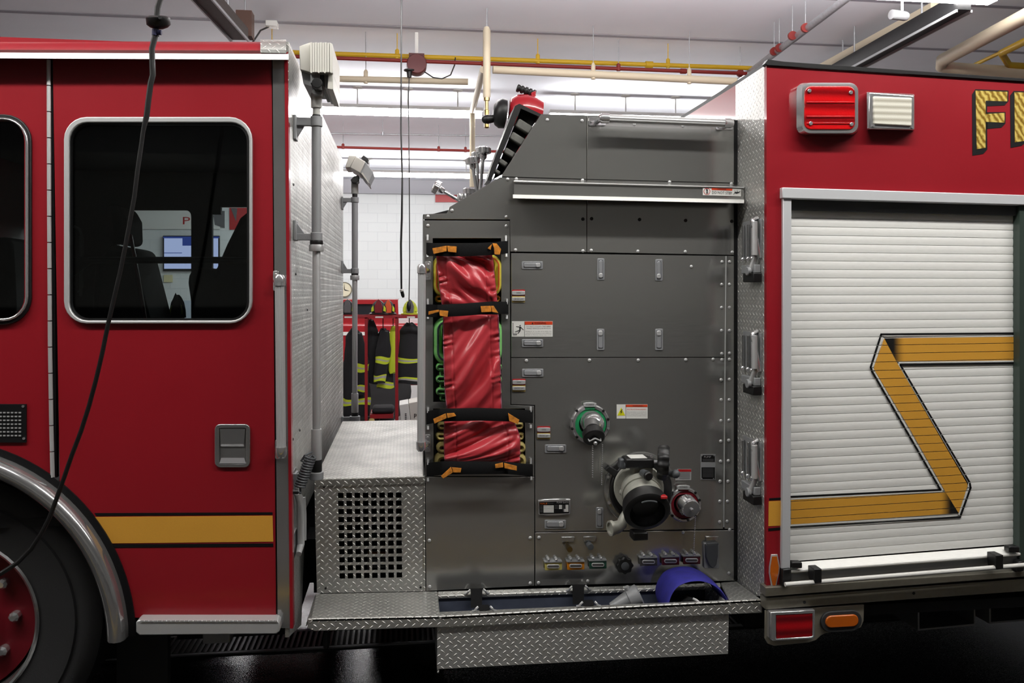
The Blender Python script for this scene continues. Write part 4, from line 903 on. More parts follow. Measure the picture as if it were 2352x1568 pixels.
mb.pl([(1185.5, 749), (1196, 750), (1203, 757), (1202.3, 758), (1196.5, 753), (1195.5, 760), (1190, 766.5), (1189, 765.8), (1192.5, 760), (1183, 762.8), (1182.6, 761.7), (1192.6, 757.5), (1192.5, 751.5), (1185.5, 750.5)], YP-.0018, .0006, INK); mb.cy(1194.6, 747.5, 1.5, YP-.0018, YP-.001, INK, n=10)
mb.obj('warning_label', sh['e'], smooth=0)
mb = MB().r(1416.5, 928.5, 1487.5, 961, YP-.0012, .0012, WLAB); mb.r(1437.8, 929, 1487, 934.4, YP-.0018, .0008, ORL); mb.r(1437, 929, 1437.7, 961, YP-.0018, .0008, INK)
mb.text('WARNING', 1453, 930, 1476, 933.6, YP-.0024, INK); mb.text('ELECTROCUTION HAZARD', 1440.5, 938.5, 1484, 941.3, YP-.0018, ORL, res=1)
for i, s_ in enumerate(('This apparatus is not insulated.', 'Death or serious injury may occur', 'from contact with or inadequate', 'clearance from energized lines.')): mb.text(s_, 1440, 944.7+i*3, 1485, 946.8+i*3, YP-.0018, INKG, res=1)
mb.pl([(1418, 954), (1427, 935.5), (1436, 954)], YP-.0018, .0007, mat('label_yellow', (214, 212, 20), .5)); mb.pl([(1428, 940), (1424, 946.5), (1427, 946.2), (1424.8, 951.5), (1430, 944.7), (1427, 945), (1430, 940)], YP-.0025, .0006, INK)
mb.obj('warning_label', sh['f'], smooth=0)
mb = MB().pl([(1556, 1077), (1588, 1077), (1587.5, 1102), (1547.5, 1103), (1549, 1098), (1556, 1098)], YP-.0012, .0012, mat('worn_label', (168, 168, 168), .6)); mb.r(1558, 1077.5, 1587.5, 1083, YP-.0018, .0007, REDL)
for i in range(5): mb.r(1560, 1085+i*3.2, 1585, 1086.2+i*3.2, YP-.0018, .0007, INKG)
mb.obj('warning_label', sh['f'], smooth=0)
o = MB().r(1609.5, 1043, 1643.5, 1102, YP-.002, .002, ALD).obj('data_plate', sh['f'])
mb = MB().r(1611.5, 1045, 1642, 1060, YP-.003, .0012, VINB); mb.r(1611.5, 1073, 1642, 1100, YP-.003, .0012, VINB); mb.text('PUMP', 1617, 1047, 1633, 1051, YP-.0036, ALU)
for i in range(3): mb.r(1614, 1054+i*2, 1639, 1054.7+i*2, YP-.0036, .0006, INKG); 
for i in range(7): mb.r(1614, 1076+i*3, 1639, 1076.8+i*3, YP-.0036, .0006, INKG)
for q in ((1612.5, 1046), (1640.5, 1046), (1612, 1099), (1639, 1099)): mb.cy(q[0], q[1], 1.7, YP-.005, YP-.002, CHR, n=8)
mb.obj('plate_print', o, smooth=0)
o = MB().pl([(1236, 1149), (1250, 1147), (1272, 1145.5), (1296, 1145.5), (1310.5, 1146), (1309.5, 1180.5), (1285, 1183), (1260, 1183.5), (1238, 1182)], YP-.008, .008, CHR).obj('pump_data_plate', sh['f'], bevel=.002)
mb = MB().pl([(1238.5, 1153), (1307, 1151), (1307, 1178), (1239, 1180)], YP-.0098, .0018, VINB); mb.text('HALE', 1240.5, 1154.3, 1257, 1158, YP-.0104, mat('orange_print', (214, 108, 30), .5)); mb.text('PUMP DATA', 1279, 1151.8, 1306, 1155.3, YP-.0104, ALU)
mb.text('PRODUCTS', 1258, 1154.8, 1271, 1157.4, YP-.0104, INKG, res=1)
for i in range(5): mb.r(1248.5, 1160.5+i*3.4, 1272, 1163+i*3.4, YP-.0104, .0006, WLAB); mb.r(1240, 1161+i*3.4, 1247, 1162+i*3.4, YP-.0104, .0006, INKG)
for i in range(3): mb.r(1284, 1159.5+i*3.2, 1291, 1162+i*3.2, YP-.0104, .0006, WLAB); mb.r(1274, 1160+i*3.2, 1282, 1161+i*3.2, YP-.0104, .0006, INKG)
for i in range(5): mb.r(1299 if i < 3 else 1295, 1159+i*3.3, 1305.5, 1161.6+i*3.3, YP-.0104, .0006, WLAB); mb.r(1292.5, 1160+i*3.2, 1297, 1161+i*3.2, YP-.0104, .0006, INKG)
mb.obj('plate_print', o, smooth=0)
# bottom row
cr = mat('cream_enamel', (196, 184, 104), .4); og = mat('orange_enamel', (216, 132, 20), .4); gg = mat('dark_green_enamel', (28, 74, 58), .4); gy = mat('slate_enamel', (74, 72, 72), .4); dr = mat('dark_red_enamel', (88, 20, 28), .4)
for (x0, y0, m, nm) in ((1251, 1291, cr, 'drain_pull'), (1302.5, 1290, og, 'drain_pull'), (1353.5, 1287.5, gg, 'drain_pull'), (1470, 1281, gy, 'drain_pull'), (1520.5, 1279, dr, 'drain_pull'), (1569, 1277, dr, 'drain_pull')):
    o = MB().pl([(x0, y0), (x0+40, y0-1), (x0+40, y0+18), (x0+1, y0+19)], YP-.02, .012, m).obj(nm, sh['g'], bevel=.002)
    mb = MB().pl([(x0-.5, y0-1.5), (x0+40.5, y0-2.5), (x0+40.5, y0+.5), (x0-.5, y0+1.5)], YP-.024, .024, ALD); mb.pl(rr(x0+5.5, y0+5, x0+34.5, y0+14, 4, 4), YP-.024, .004, ALU); mb.pl(rr(x0+7, y0+6.8, x0+33, y0+12, 2.5, 4), YP-.0245, .004, gy); mb.obj('pull_rim', o, bevel=.001)
    for dx in (9, 27):
        mb = MB().cy(x0+dx, y0-6, 3.6, YP-.022, YP, ALU, n=12); mb.ball(W(x0+dx, y0-6, YP-.022), .0055, CHR); mb.obj('pull_stud', o)
def hand_knob(px, py, rp, Y0, Y1, m, par, name, lobes=8):
    c = W(px, py, Y0); k = S(px, Y0); n = 64; R = []
    for d, f in ((0, .9), (.004, 1), ((Y1-Y0)*.6, 1), ((Y1-Y0)*.7, .8), (Y1-Y0, .4)):
        R.append([c+Vector((rp*k*f*(1+.07*cos(lobes*a))*cos(a), d, rp*k*f*(1+.07*cos(lobes*a))*sin(a))) for a in [2*pi*i/n for i in range(n)]])
    return MB().rings(R, m).obj(name, par, smooth=45)
kb = hand_knob(1436, 1300, 19, YP-.035, YP, BLK, sh['g'], 'valve_knob'); mb = MB().lathe(W(1436, 1300, YP-.036), (0, -1, 0), [(-.004, .017), (.004, .016), (.006, .01)], GRYP, 20); mb.obj('knob_cap', kb)
for (x0, y0) in ((1290, 1233), (1340, 1232), (1621, 1232)):
    MB().pl([(x0, y0), (x0+30, y0-.5), (x0+30, y0+3), (x0+28, y0+11), (x0+2, y0+12), (x0, y0+5)], YP-.006, .006, STP).obj('tag_plate', sh['g'], bevel=.002)
mb = MB().lathe(W(1309, 1262, YP-.05), (0, 1, 0), [(0, .006), (0, .011), (.02, .012), (.02, .009), (.05, .009)], BRS, 18); mb.obj('air_fitting', sh['g']); 
mb = MB().cy(1357, 1256, 7.5, YP-.035, YP, GRYP, n=20); mb.obj('push_button', sh['g'], bevel=.002)
o = MB().pl(rr(1617, 1247, 1652, 1305, 3, 4), YP-.012, .012, ALD).obj('socket_cover', sh['g'], bevel=.002)
mb = MB().pl([(1621, 1250), (1650, 1249), (1650, 1278), (1645, 1298), (1638, 1306), (1630, 1300), (1622, 1280)], YP-.026, .016, GRYP); mb.tube([W(1622, 1249, YP-.02), W(1650, 1248, YP-.02)], .006, GRYP, 10); mb.obj('flip_lid', o, bevel=.004)
# ---- discharge with green ring
def valve_ring(cx_, cy_, ro, ri, m, par, tagtxt, name):
    o = MB(); n = 40; k = S(cx_, YP)
    o.lathe(W(cx_, cy_, YP), (0, -1, 0), [(0, ro*k), (.014, ro*k*.99), (.02, ro*k*.93), (.02, ri*k), (0, ri*k)], CHR, 48)
    for i in range(12):
        a = 2*pi*(i+.5)/12; c = W(cx_+ro*.93*cos(a), cy_+ro*.93*sin(a), YP-.018); o.lathe(c, (0, -1, 0), [(0, .006), (.006, .0055), (.007, .003)], BLK if i % 3 else CHR, 8)
    o = o.obj(name, par, smooth=40)
    mb = MB(); mb.ringpl(arc(cx_, cy_, ri*1.01, 0, 352, 44), arc(cx_, cy_, ri*.68, 0, 352, 44), YP-.017, .017, m); mb.pl([(cx_-14, cy_-ro*.98), (cx_+14, cy_-ro*.98), (cx_+11, cy_-ri*.9), (cx_-11, cy_-ri*.9)], YP-.021, .01, m); mb.obj('colour_ring', o)
    MB().lathe(W(cx_, cy_, YP-.003), (0, 1, 0), [(0, ri*.72*k), (.002, ri*.7*k)], VINB, 30).obj('recess', o, smooth=0)
    mb = MB().pl([(cx_-15, cy_-ro-1), (cx_-7, cy_-ro-3), (cx_+7, cy_-ro-3), (cx_+15, cy_-ro-1), (cx_+14, cy_-ro+7), (cx_-14, cy_-ro+7)], YP-.026, .008, ALU); mb.text(tagtxt, cx_-9, cy_-ro+0, cx_+9, cy_-ro+3.6, YP-.0268, INK, res=1); mb.obj('tag_plate', o, bevel=.001)
    return o
G = valve_ring(1355, 973, 46, 37, GRN, sh['f'], 'DISCHARGE', 'green_discharge')
a, b, c = W(1357, 966, YP), W(1361, 972, YP-.1), W(1362, 990, YP-.17)
mb = MB().tube([a, a.lerp(b, .7), b, b.lerp(c, .6), c], [.04, .038, .037, .034, .032], STP, 28); mb.tube([b+Vector((0, -.036, .002)), b+Vector((0, -.046, .002))], .007, STP, 6)
mb.lathe(W(1358, 968, YP-.03), (0, -1, -.08), [(0, .045), (.012, .045)], CHR, 28); mb.ball(W(1364, 973, .175), .041, CHR, 28); mb.obj('outlet_elbow', G)
a = W(1361.5, 993, YP-.17); d = Vector((0, -.8, -.6)).normalized()
mb = MB().lathe(a, d, [(0, .03), (.0, .0415), (.028, .0425), (.032, .038), (.032, .012), (.045, .008)], BLK, 30); mb.ball(a+d*.055, .008, CHR)
for i in range(2): mb.tube([a+d*.03+Vector((.024*(1 if i else -1), 0, .0)), a+d*.05+Vector((.022*(1 if i else -1), 0, .004)), a+d*.052+Vector((0, 0, .016))], .003, ALU, 7)
mb.obj('outlet_cap', G)
def chain(px, y0, y1, Y, par, step=5.0, r_=.0032, dx=0):
    mb = MB(); n = int((y1-y0)/step)
    for i in range(n+1):
        mb.ball(W(px+dx*i/n, y0+i*step, Y), r_, CHR, 8)
    mb.tube([W(px, y0, Y), W(px+dx, y1, Y)], .0008, CHR, 5); o = mb.obj('ball_chain', par); o['kind'] = 'stuff'; return o
chain(1361, 1024, 1096, YP-.2, G, 5.1); chain(1383.5, 1021, 1114, YP-.03, G, 4.8, .003, -1.5)
# ---- large intake
o = MB(); k = S(1470, YP)
o.lathe(W(1470, 1122, YP), (0, -1, 0), [(0, 85*k), (.008, 85*k), (.01, 83*k), (.01, 72*k)], STL, 60); IN = o.obj('intake_valve', sh['f'])
for a in range(20, 360, 45): MB().cy(1470+78*cos(radians(a)), 1122+78*sin(radians(a)), 3.6, YP-.016, YP-.01, CHR, n=10).obj('flange_bolt', IN)
mb = MB().lathe(W(1470, 1122, YP-.005), (0, -1, 0), [(0, 73*k), (.02, 73*k), (.025, 70*k), (.025, 58*k)], BLK, 60); mb.pl([(1390, 1079), (1400, 1070), (1420, 1082), (1412, 1096)], YP-.04, .03, BLK); mb.pl([(1404, 1075), (1433, 1053), (1438, 1062), (1410, 1084)], YP-.02, .012, BLK); mb.obj('swivel_ring', IN, bevel=.002)
CAST = mat('cast_white', (178, 178, 168), .42, metal=.35, bump=.15, bscale=60, var=.08)
c0, c1, c2, c3 = W(1466, 1118, YP-.02), W(1468, 1122, .16), W(1474, 1132, .07), W(1484, 1170, -.03)
mb = MB(); 
mb.tube([c0, c0.lerp(c1, .25), c0.lerp(c1, .26), c0.lerp(c1, .5), c0.lerp(c1, .51), c1], [.092, .094, .099, .099, .094, .094], CAST, 44)
mb.tube([c1, c1.lerp(c2, .15), c1.lerp(c2, .16)], [.094, .0945, .075], CAST, 44)
mb.tube([c1.lerp(c2, .5), c2, c2.lerp(c3, .1)], [.076, .078, .077], CAST, 44)
mb.tube([c1, c2, c2.lerp(c3, .4), c2.lerp(c3, .8)], [.07, .073, .072, .07], CAST, 40); mb.obj('valve_body', IN, smooth=40)
d = (c3-c2).normalized(); d = Vector((d.x*.3, -.88, -.46)).normalized(); q = W(1486, 1174, -.045)
mb = MB().lathe(q-d*.02, d, [(-.03, .07), (-.028, .082), (.0, .0865), (.022, .0865), (.028, .08), (.03, .066), (.012, .062), (.0, .05), (-.004, .048), (-.006, .0)], BLK, 56)
mb.obj('coupling', IN, smooth=40)
up = (Vector((0, 0, 1))-d*d.z).normalized(); sd = d.cross(up)
mb = MB(); 
mb.tube([q+d*.014+(up*sin(radians(62+i*6))+sd*cos(radians(62+i*6)))*.062 for i in range(10)], .003, GRYP, 6)
mb.obj('coupling_lug', IN)
a = radians(52); MB().box(q+up*.086*sin(a)-sd*.086*cos(a)-Vector((.012, .014, .006)), q+up*.086*sin(a)-sd*.086*cos(a)+Vector((.012, .014, .006)), REDL).obj('red_lock_tab', IN, bevel=.003)
mb = MB().r(1438, 1054, 1503, 1076, .06, .07, BLK); mb.obj('gearbox', IN, bevel=.006)
zt = W(1470, 1053, .06).z; MB().prism([(W(1449, 1053, .06).x, .062, zt), (W(1487, 1053, .06).x, .062, zt), (W(1487, 1053, .06).x, .125, zt+.001), (W(1449, 1053, .06).x, .125, zt+.001)], (0, 0, .002), WLAB).obj('gearbox_label', IN, smooth=0)
mb = MB().r(1455, 1070, 1500, 1092, .085, .06, CAST); mb.cyl(W(1433, 1068, .08), W(1440, 1068, .08), .012, GRYP, n=14); mb.r(1424, 1054, 1440, 1078, .09, .04, GRYP); mb.obj('gearbox_base', IN, bevel=.006)
mb = MB().cyl(W(1500, 1062, .08), W(1515, 1061, .08), .009, ALD, n=14)
hc = W(1523, 1062, .08); ax = Vector((1, -.32, -.06)).normalized(); e1 = Vector((0, 0, 1)); e1 = (e1-ax*e1.dot(ax)).normalized(); e2 = ax.cross(e1); n = 72; R = []
for dd, f in ((-.022, .84), (-.016, .96), (0, 1.02), (.014, 1.0), (.022, .9), (.018, .72), (.004, .66)): R.append([hc+ax*dd+(e1*cos(t_)+e2*sin(t_))*(.066*f*(1+.035*cos(12*t_))) for t_ in [2*pi*i/n for i in range(n)]])
mb.rings(R, BLK, cap=False); mb.rings([R[0], R[-1]], BLK, cap=False)
for i in range(5):
    a_ = 2*pi*i/5; mb.tube([hc+ax*-.006, hc+(e1*cos(a_)+e2*sin(a_))*.052], .009, BLK, 8)
mb.lathe(hc-ax*.02, ax, [(0, .014), (.03, .014), (.045, .01)], GRYP, 16); mb.obj('handwheel', IN, smooth=50)
mb = MB().tube([W(1541, 1088, .07), W(1552, 1088, .04)], [.012, .016], GRYP, 14); mb.ball(W(1552, 1088, .035), .017, GRYP); mb.obj('wheel_grip', IN)
mb = MB().cyl(W(1477, 1086, .06), W(1486, 1090, .0), .015, GRYP, n=18); mb.lathe(W(1484, 1089, .02), (.08, -1, -.1), [(0, .016), (.025, .0175), (.03, .014)], BLK, 18); mb.obj('bleeder_knob', IN)
mb = MB().tube([W(1428, 1130, .1), W(1440, 1132, .07)], [.012, .014], CAST, 12); mb.obj('relief_screw', IN)
mb = MB().tube([W(1440, 1175, .1), W(1432, 1190, .09), W(1428, 1203, .08), W(1418, 1210, .07), W(1404, 1213, .065)], [.016, .018, .021, .024, .025], CAST, 20); mb.lathe(W(1407, 1212, .065), Vector((-1, -.25, -.05)), [(0, .0285), (.012, .0285), (.012, .022), (-.01, .02), (-.01, 0)], CAST, 24); mb.obj('drain_elbow', IN, smooth=50)
MB().box(W(1445, 1232, .13), W(1479, 1212, .13)+Vector((0, -.06, 0)), BLK).obj('drain_block', IN, bevel=.005)
# ---- red discharge
G2 = valve_ring(1570, 1157, 40, 33, MAR, sh['f'], 'DISCHARGE', 'red_discharge')
a, b = W(1570, 1157, YP), W(1580, 1160, .13); cc = (b-a).normalized()
mb = MB().tube([a, a.lerp(b, .4), a.lerp(b, .41), a.lerp(b, .72), a.lerp(b, .73), b], [.034, .034, .037, .037, .034, .034], STP, 32); mb.obj('outlet_pipe', G2, smooth=40)
d = Vector((.05, -.93, -.18)).normalized(); a = W(1582, 1162, .12)
mb = MB().lathe(a, d, [(-.03, .03), (-.028, .036), (.02, .0365), (.026, .033), (.028, .01)], CHR, 36); mb.lathe(a+d*.026, d, [(0, .006), (.006, .007), (.012, .005)], CHR, 14)
for i in range(3):
    a_ = radians(100+i*120); p = a+Vector((.037*cos(a_), 0, .037*sin(a_))); mb.lathe(p, d, [(-.012, .006), (.012, .006)], CHR, 8)
mb.obj('outlet_cap', G2, smooth=40); chain(1597, 1186, 1277, YP-.06, G2, 4.2, .0028, -4)

# ---- hose bed: hoses (things), covers and straps (parts)
def folds(name, items, m, label, stripe=None):
    t = MB()
    for (x0, y0, x1, y1, wd, Y) in items:
        r_ = min((y1-y0)/2*.98, 20); pts = []
        for q in rr(x0, y0, x1, y1, min(r_, (x1-x0)/2*.9), 8): pts.append(W(q[0], q[1], Y))
        t.tube(pts, wd*S(1075, Y)/2, m, 12, close=True, rz=.045, up=(0, 0, 1))
        if stripe:
            Q = [p+Vector((0, -.0435, 0)) for p in pts]; t.tube(Q, wd*S(1075, Y)/2*.2, stripe, 6, close=True, rz=.003, up=(0, 0, 1))
    return tag(t.obj(name, smooth=60), label, 'hose', 'hoses folded in the hose beds')
ylw = folds('fire_hose', [(1002, 592, 1143, 674, 18, YP+.03), (1016, 606, 1126, 660, 14, YP+.03), (1001, 680, 1145, 692, 9, YP+.06)], YHO, 'yellow hose folded behind the top of the red hose bed cover', mat('orange_stripe', (214, 96, 30), .7))
grn = folds('fire_hose', [(1005, 738, 1143, 826, 22, YP+.03), (1024, 756, 1126, 808, 15, YP+.03)]+[(1004+(i % 2)*8, 836+i*14, 1148-(i % 2)*5, 846+i*14, 9, YP+.04+.01*(i % 2)) for i in range(6)], GHO, 'green hose folded behind the long middle section of the red cover', mat('navy_stripe', (44, 60, 62), .7))
tan = folds('fire_hose', [(1004, 1044, 1200, 1066, 18, YP+.03), (1008, 1018, 1200, 1032, 14, YP+.03), (1004, 993, 1198, 1004, 11, YP+.05), (1008, 970, 1197, 980, 10, YP+.05)], THO, 'tan hose folded behind the lowest section of the red cover')
def cover(rows, seed, amp, name='vinyl_cover', diag=1, Y0=.235):
    """rows: (py, xl, xr); wrinkled sheet"""
    random.seed(seed); NX, NZ = 70, 90; mb = MB(); V = []
    ph = [random.uniform(0, 6.28) for _ in range(8)]
    for j in range(NZ+1):
        f = j/NZ; s_ = f*(len(rows)-1); i = min(int(s_), len(rows)-2); g = s_-i
        y = rows[i][0]*(1-g)+rows[i+1][0]*g; xl_ = rows[i][1]*(1-g)+rows[i+1][1]*g; xr_ = rows[i][2]*(1-g)+rows[i+1][2]*g
        row = []
        for q in range(NX+1):
            u = q/NX; bul = sin(pi*f)**.6
            t_ = u*1.0-diag*f*1.15*(rows[-1][0]-rows[0][0])/130.
            edge = min(u, 1-u)
            h = amp*bul*(.8*sin(t_*8+ph[0]+1.2*sin(u*4+f*3+ph[7]))+.45*sin(t_*15+ph[1]+2*sin(f*5+ph[5]))*(.4+.6*sin(f*7+ph[2])**2)+.16*sin(t_*29+ph[2]+f*6))*min(1, edge*6+.25)
            h += amp*.34*sin(y*.33+ph[3]+2.5*sin(y*.071+ph[4])+3*sin(u*6))*max(0, 1-edge*4.6)*(.5+.5*sin(y*.13+ph[6]+(2 if u > .5 else 0)))
            h -= .0035*math.exp(-((edge-.16)/.012)**2)
            Y = Y0-.018*bul*sin(pi*u)**.5-h
            row.append(W(xl_+(xr_-xl_)*u, y, Y0)+Vector((0, Y-Y0, 0)))
        V.append(row)
    vs = [p for r_ in V for p in r_]; n = NX+1
    fs = [[j*n+i, j*n+i+1, (j+1)*n+i+1, (j+1)*n+i] for j in range(NZ) for i in range(NX)]
    mb.add(vs, fs, VINR); o = mb.obj(name, E, smooth=180)
    md = o.modifiers.new('thick', 'SOLIDIFY'); md.thickness = .0025; md.offset = -1
    for side in (0, NX): 
        P = [V[j][side]+Vector((0, -.001, 0)) for j in range(0, NZ+1, 2)]; MB().tube(P, .0022, mat('cover_binding', (150, 84, 104), .6), 6).obj('edge_binding', o)
    return o
cover([(583, 1002, 1129), (600, 1004, 1132), (660, 1010, 1138), (702, 1016, 1142)], 3, .019, diag=1)
cover([(722, 1018, 1144), (800, 1019, 1147), (880, 1021, 1150), (946, 1027, 1152)], 8, .019, diag=-.55)
cover([(962, 1021, 1178), (1000, 1020, 1193), (1040, 1021, 1194), (1062, 1022, 1193)], 12, .019, diag=-1.4)
def strap(pts, w0, Y, tabs, name='cover_strap'):
    """pts: centre line px; flat webbing"""
    mb = MB(); R = []
    for i in range(len(pts)*6-5):
        s_ = i/6; a_ = min(int(s_), len(pts)-2); g = s_-a_; x = pts[a_][0]*(1-g)+pts[a_+1][0]*g; y = pts[a_][1]*(1-g)+pts[a_+1][1]*g; yy = (pts[a_][2]*(1-g)+pts[a_+1][2]*g)+.0015*sin(i*1.3)
        h = w0[0]+(w0[1]-w0[0])*i/(len(pts)*6-6); h /= 2
        R.append([W(x, y-h, yy), W(x, y-h*.5, yy-.004), W(x, y+h*.5, yy-.004), W(x, y+h, yy), W(x, y+h*.5, yy+.004), W(x, y-h*.5, yy+.004)])
    o = mb.rings(R, WEB).obj(name, E, smooth=50)
    for tb in tabs:
        k = MB(); P = tb[:-1]; yy = tb[-1]; k.pl(P, yy, .004, ORW); k.obj('pull_tab', o, bevel=.001)
    return o
Ys = .195
strap([(979, 572, YP-.01), (1000, 573, Ys), (1065, 574, Ys-.005), (1130, 571, Ys), (1167, 567, YP-.01)], (30, 29), Ys, [[(993, 570), (1026, 564), (1026, 577), (996, 583), Ys-.012], [(1027, 564), (1049, 566), (1048, 580), (1029, 578), Ys-.014], [(1131, 558), (1141, 559), (1151, 572), (1148, 585), (1136, 584), (1135, 570), Ys-.014], [(1120, 570), (1130, 560), (1127, 574), Ys-.012]])
strap([(979, 713, YP-.01), (1005, 714, Ys), (1065, 711, Ys-.005), (1130, 706, Ys), (1168, 707, YP-.01)], (29, 28), Ys, [[(984, 715), (1008, 711), (1008, 716), (984, 723), Ys-.012], [(1009, 712), (1030, 714), (1028, 728), (1010, 725), Ys-.014], [(1104, 703), (1127, 702), (1129, 716), (1106, 717), Ys-.014], [(1128, 702), (1134, 702), (1145, 719), (1130, 716), Ys-.012]])
strap([(979, 960, YP-.01), (1010, 953, Ys), (1100, 951, Ys-.005), (1170, 953, Ys), (1224, 957, YP-.01)], (30, 29), Ys, [[(995, 962), (1024, 949), (1026, 960), (998, 973), Ys-.012], [(1026, 949), (1043, 948), (1048, 955), (1028, 960), Ys-.014], [(1167, 948), (1193, 964), (1190, 974), (1170, 967), Ys-.014]])
strap([(979, 1079, YP-.01), (1020, 1074, Ys), (1100, 1074, Ys-.005), (1160, 1074, Ys), (1224, 1080, YP-.01)], (32, 27), Ys, [[(1013, 1093), (1036, 1072), (1040, 1085), (1018, 1099), Ys-.012], [(1038, 1073), (1060, 1075), (1058, 1085), (1041, 1085), Ys-.014], [(1137, 1066), (1155, 1062), (1156, 1073), (1138, 1075), Ys-.012], [(1158, 1063), (1187, 1070), (1187, 1081), (1159, 1075), Ys-.014]])
for (x, y) in ((982, 545), (1162, 547), (983, 692), (1164, 692), (983, 941), (1219, 939), (983, 1060), (1219, 1058), (982, 585), (1163, 585), (983, 727), (1164, 727), (983, 981), (1219, 978), (983, 1100), (1220, 1097)):
    up_ = y in (545, 547, 692, 941, 939, 1060, 1058)
    mb = MB().cy(x, y-3 if up_ else y+3, 3.4, YP-.008, YP, CHR, n=12); mb.tube([W(x, y-6 if up_ else y-3, YP-.012), W(x, y+7 if up_ else y+5, YP-.016)], .0042, ALU, 8); mb.obj('strap_eyelet', sh['h'])

# ---- running board with tray
mb = MB(); YF_ = .03; th = .055
def quadtop(p, m=DIA):
    """slab with a top given by 4 (px,py,Y) corners"""
    P = [W(*q) for q in p]; return mb.prism(P, (0, 0, -th*.25), m)
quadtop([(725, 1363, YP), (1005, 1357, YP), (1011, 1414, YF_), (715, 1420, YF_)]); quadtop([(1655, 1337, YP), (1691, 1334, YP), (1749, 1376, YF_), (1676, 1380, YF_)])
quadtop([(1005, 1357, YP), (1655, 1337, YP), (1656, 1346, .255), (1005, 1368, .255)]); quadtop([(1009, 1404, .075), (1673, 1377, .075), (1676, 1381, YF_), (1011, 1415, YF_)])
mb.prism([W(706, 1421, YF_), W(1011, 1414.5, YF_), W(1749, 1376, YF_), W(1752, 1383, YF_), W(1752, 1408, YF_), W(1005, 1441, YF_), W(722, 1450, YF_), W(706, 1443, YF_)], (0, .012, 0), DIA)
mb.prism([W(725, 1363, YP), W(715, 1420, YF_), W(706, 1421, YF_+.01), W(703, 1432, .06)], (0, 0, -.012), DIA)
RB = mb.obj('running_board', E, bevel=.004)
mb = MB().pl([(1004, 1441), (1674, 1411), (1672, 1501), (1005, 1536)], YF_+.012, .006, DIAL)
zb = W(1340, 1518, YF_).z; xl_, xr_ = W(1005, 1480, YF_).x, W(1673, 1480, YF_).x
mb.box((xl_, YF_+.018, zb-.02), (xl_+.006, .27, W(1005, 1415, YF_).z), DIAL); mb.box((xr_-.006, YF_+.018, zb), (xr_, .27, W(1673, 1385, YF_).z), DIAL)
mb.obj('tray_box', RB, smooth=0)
tr = mat('tray_lining', (70, 76, 92), .6, var=.15, bscale=20)
mb = MB().pl([(1006, 1368), (1656, 1346), (1656, 1500), (1006, 1530)], .262, .006, tr); mb.box((xl_+.006, YF_+.02, zb), (xr_-.006, .262, zb+.006), tr); mb.obj('tray_lining', RB, smooth=0)
for (x, y, m) in ((750, 1475, RUB),): MB().tube([W(x, 1452, .3), W(x, 1474, .3), W(x-1, 1488, .3)], [.008, .014, .01], RUB, 10).obj('hanging_bolt', RB)
def traystrap(xb, yb, xf, yf):
    a, b = W(xb, yb, .262), W(xf, yf, .05); hw = 15*S(xb, .2)
    o = MB().prism([W(xb-14, yb, .25), W(xb+13, yb-1, .25), W(xb+12, yb+42, .2), W(xb-13, yb+44, .2)], (0, .004, 0), WEB).obj('tray_strap', RB)
    MB().prism([W(xf-12, yf-4, .07), W(xf+12, yf-5, .07), W(xf+14, yf+3, .06), W(xf-13, yf+4, .06)], (0, .02, .004), WEB).obj('strap_roll', o, bevel=.003)
    for (x0, y0, s_, Y) in ((xb-15, yb+8, -1, .262), (xb+15, yb+6, 1, .262), (xf-14, yf, -1, .065), (xf+14, yf-1, 1, .065)):
        MB().tube([W(x0, y0-6, Y-.012), W(x0+s_*4, y0-2, Y-.016), W(x0+s_*8, y0+3, Y-.01), W(x0+s_*13, y0+4, Y-.002)], .0042, ALU, 8).obj('strap_loop', o)
traystrap(1095, 1352, 1112, 1399); traystrap(1329, 1344, 1352, 1388)
t = MB().prism([W(x, y, .14) for x, y in ((1536, 1394), (1556, 1374), (1574, 1361), (1588, 1365), (1600, 1388))], (0, -.05, 0), WEB).obj('tray_strap', RB, bevel=.01, seg=3)
MB().tube([W(1592, 1374, .08), W(1600, 1378, .07), W(1606, 1383, .065), W(1616, 1384, .06)], .0045, ALU, 8).obj('strap_loop', t)
P = [W(x, y, .16) for x, y in ((1535, 1418), (1522, 1385), (1523, 1358), (1538, 1332), (1562, 1320), (1592, 1317), (1620, 1326), (1642, 1345), (1655, 1370), (1656, 1400))]
Q = []
for i in range(len(P)-1):
    for f in (0, .25, .5, .75): 
        p0_, p1_, p2_, p3_ = P[max(i-1, 0)], P[i], P[i+1], P[min(i+2, len(P)-1)]
        Q.append(.5*((2*p1_)+(p2_-p0_)*f+(2*p0_-5*p1_+4*p2_-p3_)*f*f+(3*p1_-p0_-3*p2_+p3_)*f**3))
Q.append(P[-1]); mb = MB().tube(Q, .008, BHO, 16, rz=.085, up=(0, 0, 1)); tag(mb.obj('supply_hose', smooth=70), 'loop of blue flat hose sticking up from the running board tray', 'hose')
p = W(1455, 1372, .16); t = thing('nozzle_fitting', p, 'grey metal nozzle fitting lying in the running board tray', 'nozzle')
d = (W(1470, 1362, .15)-W(1400, 1395, .16)).normalized()
MB().lathe(W(1404, 1396, .16), d, [(0, .02), (.05, .03), (.075, .034), (.078, .042), (.12, .043), (.125, .036)], ALD, 28).obj('fitting_body', t)
mb = MB().tube([W(1448, 1370, .15), W(1446, 1362, .15)], [.014, .014], WHT, 12); mb.tube([W(1446, 1362, .15), W(1443, 1355, .15), W(1442, 1356, .15), W(1438, 1347, .15)], [.010, .012, .010, .011], ALU, 12); mb.obj('stem', t)

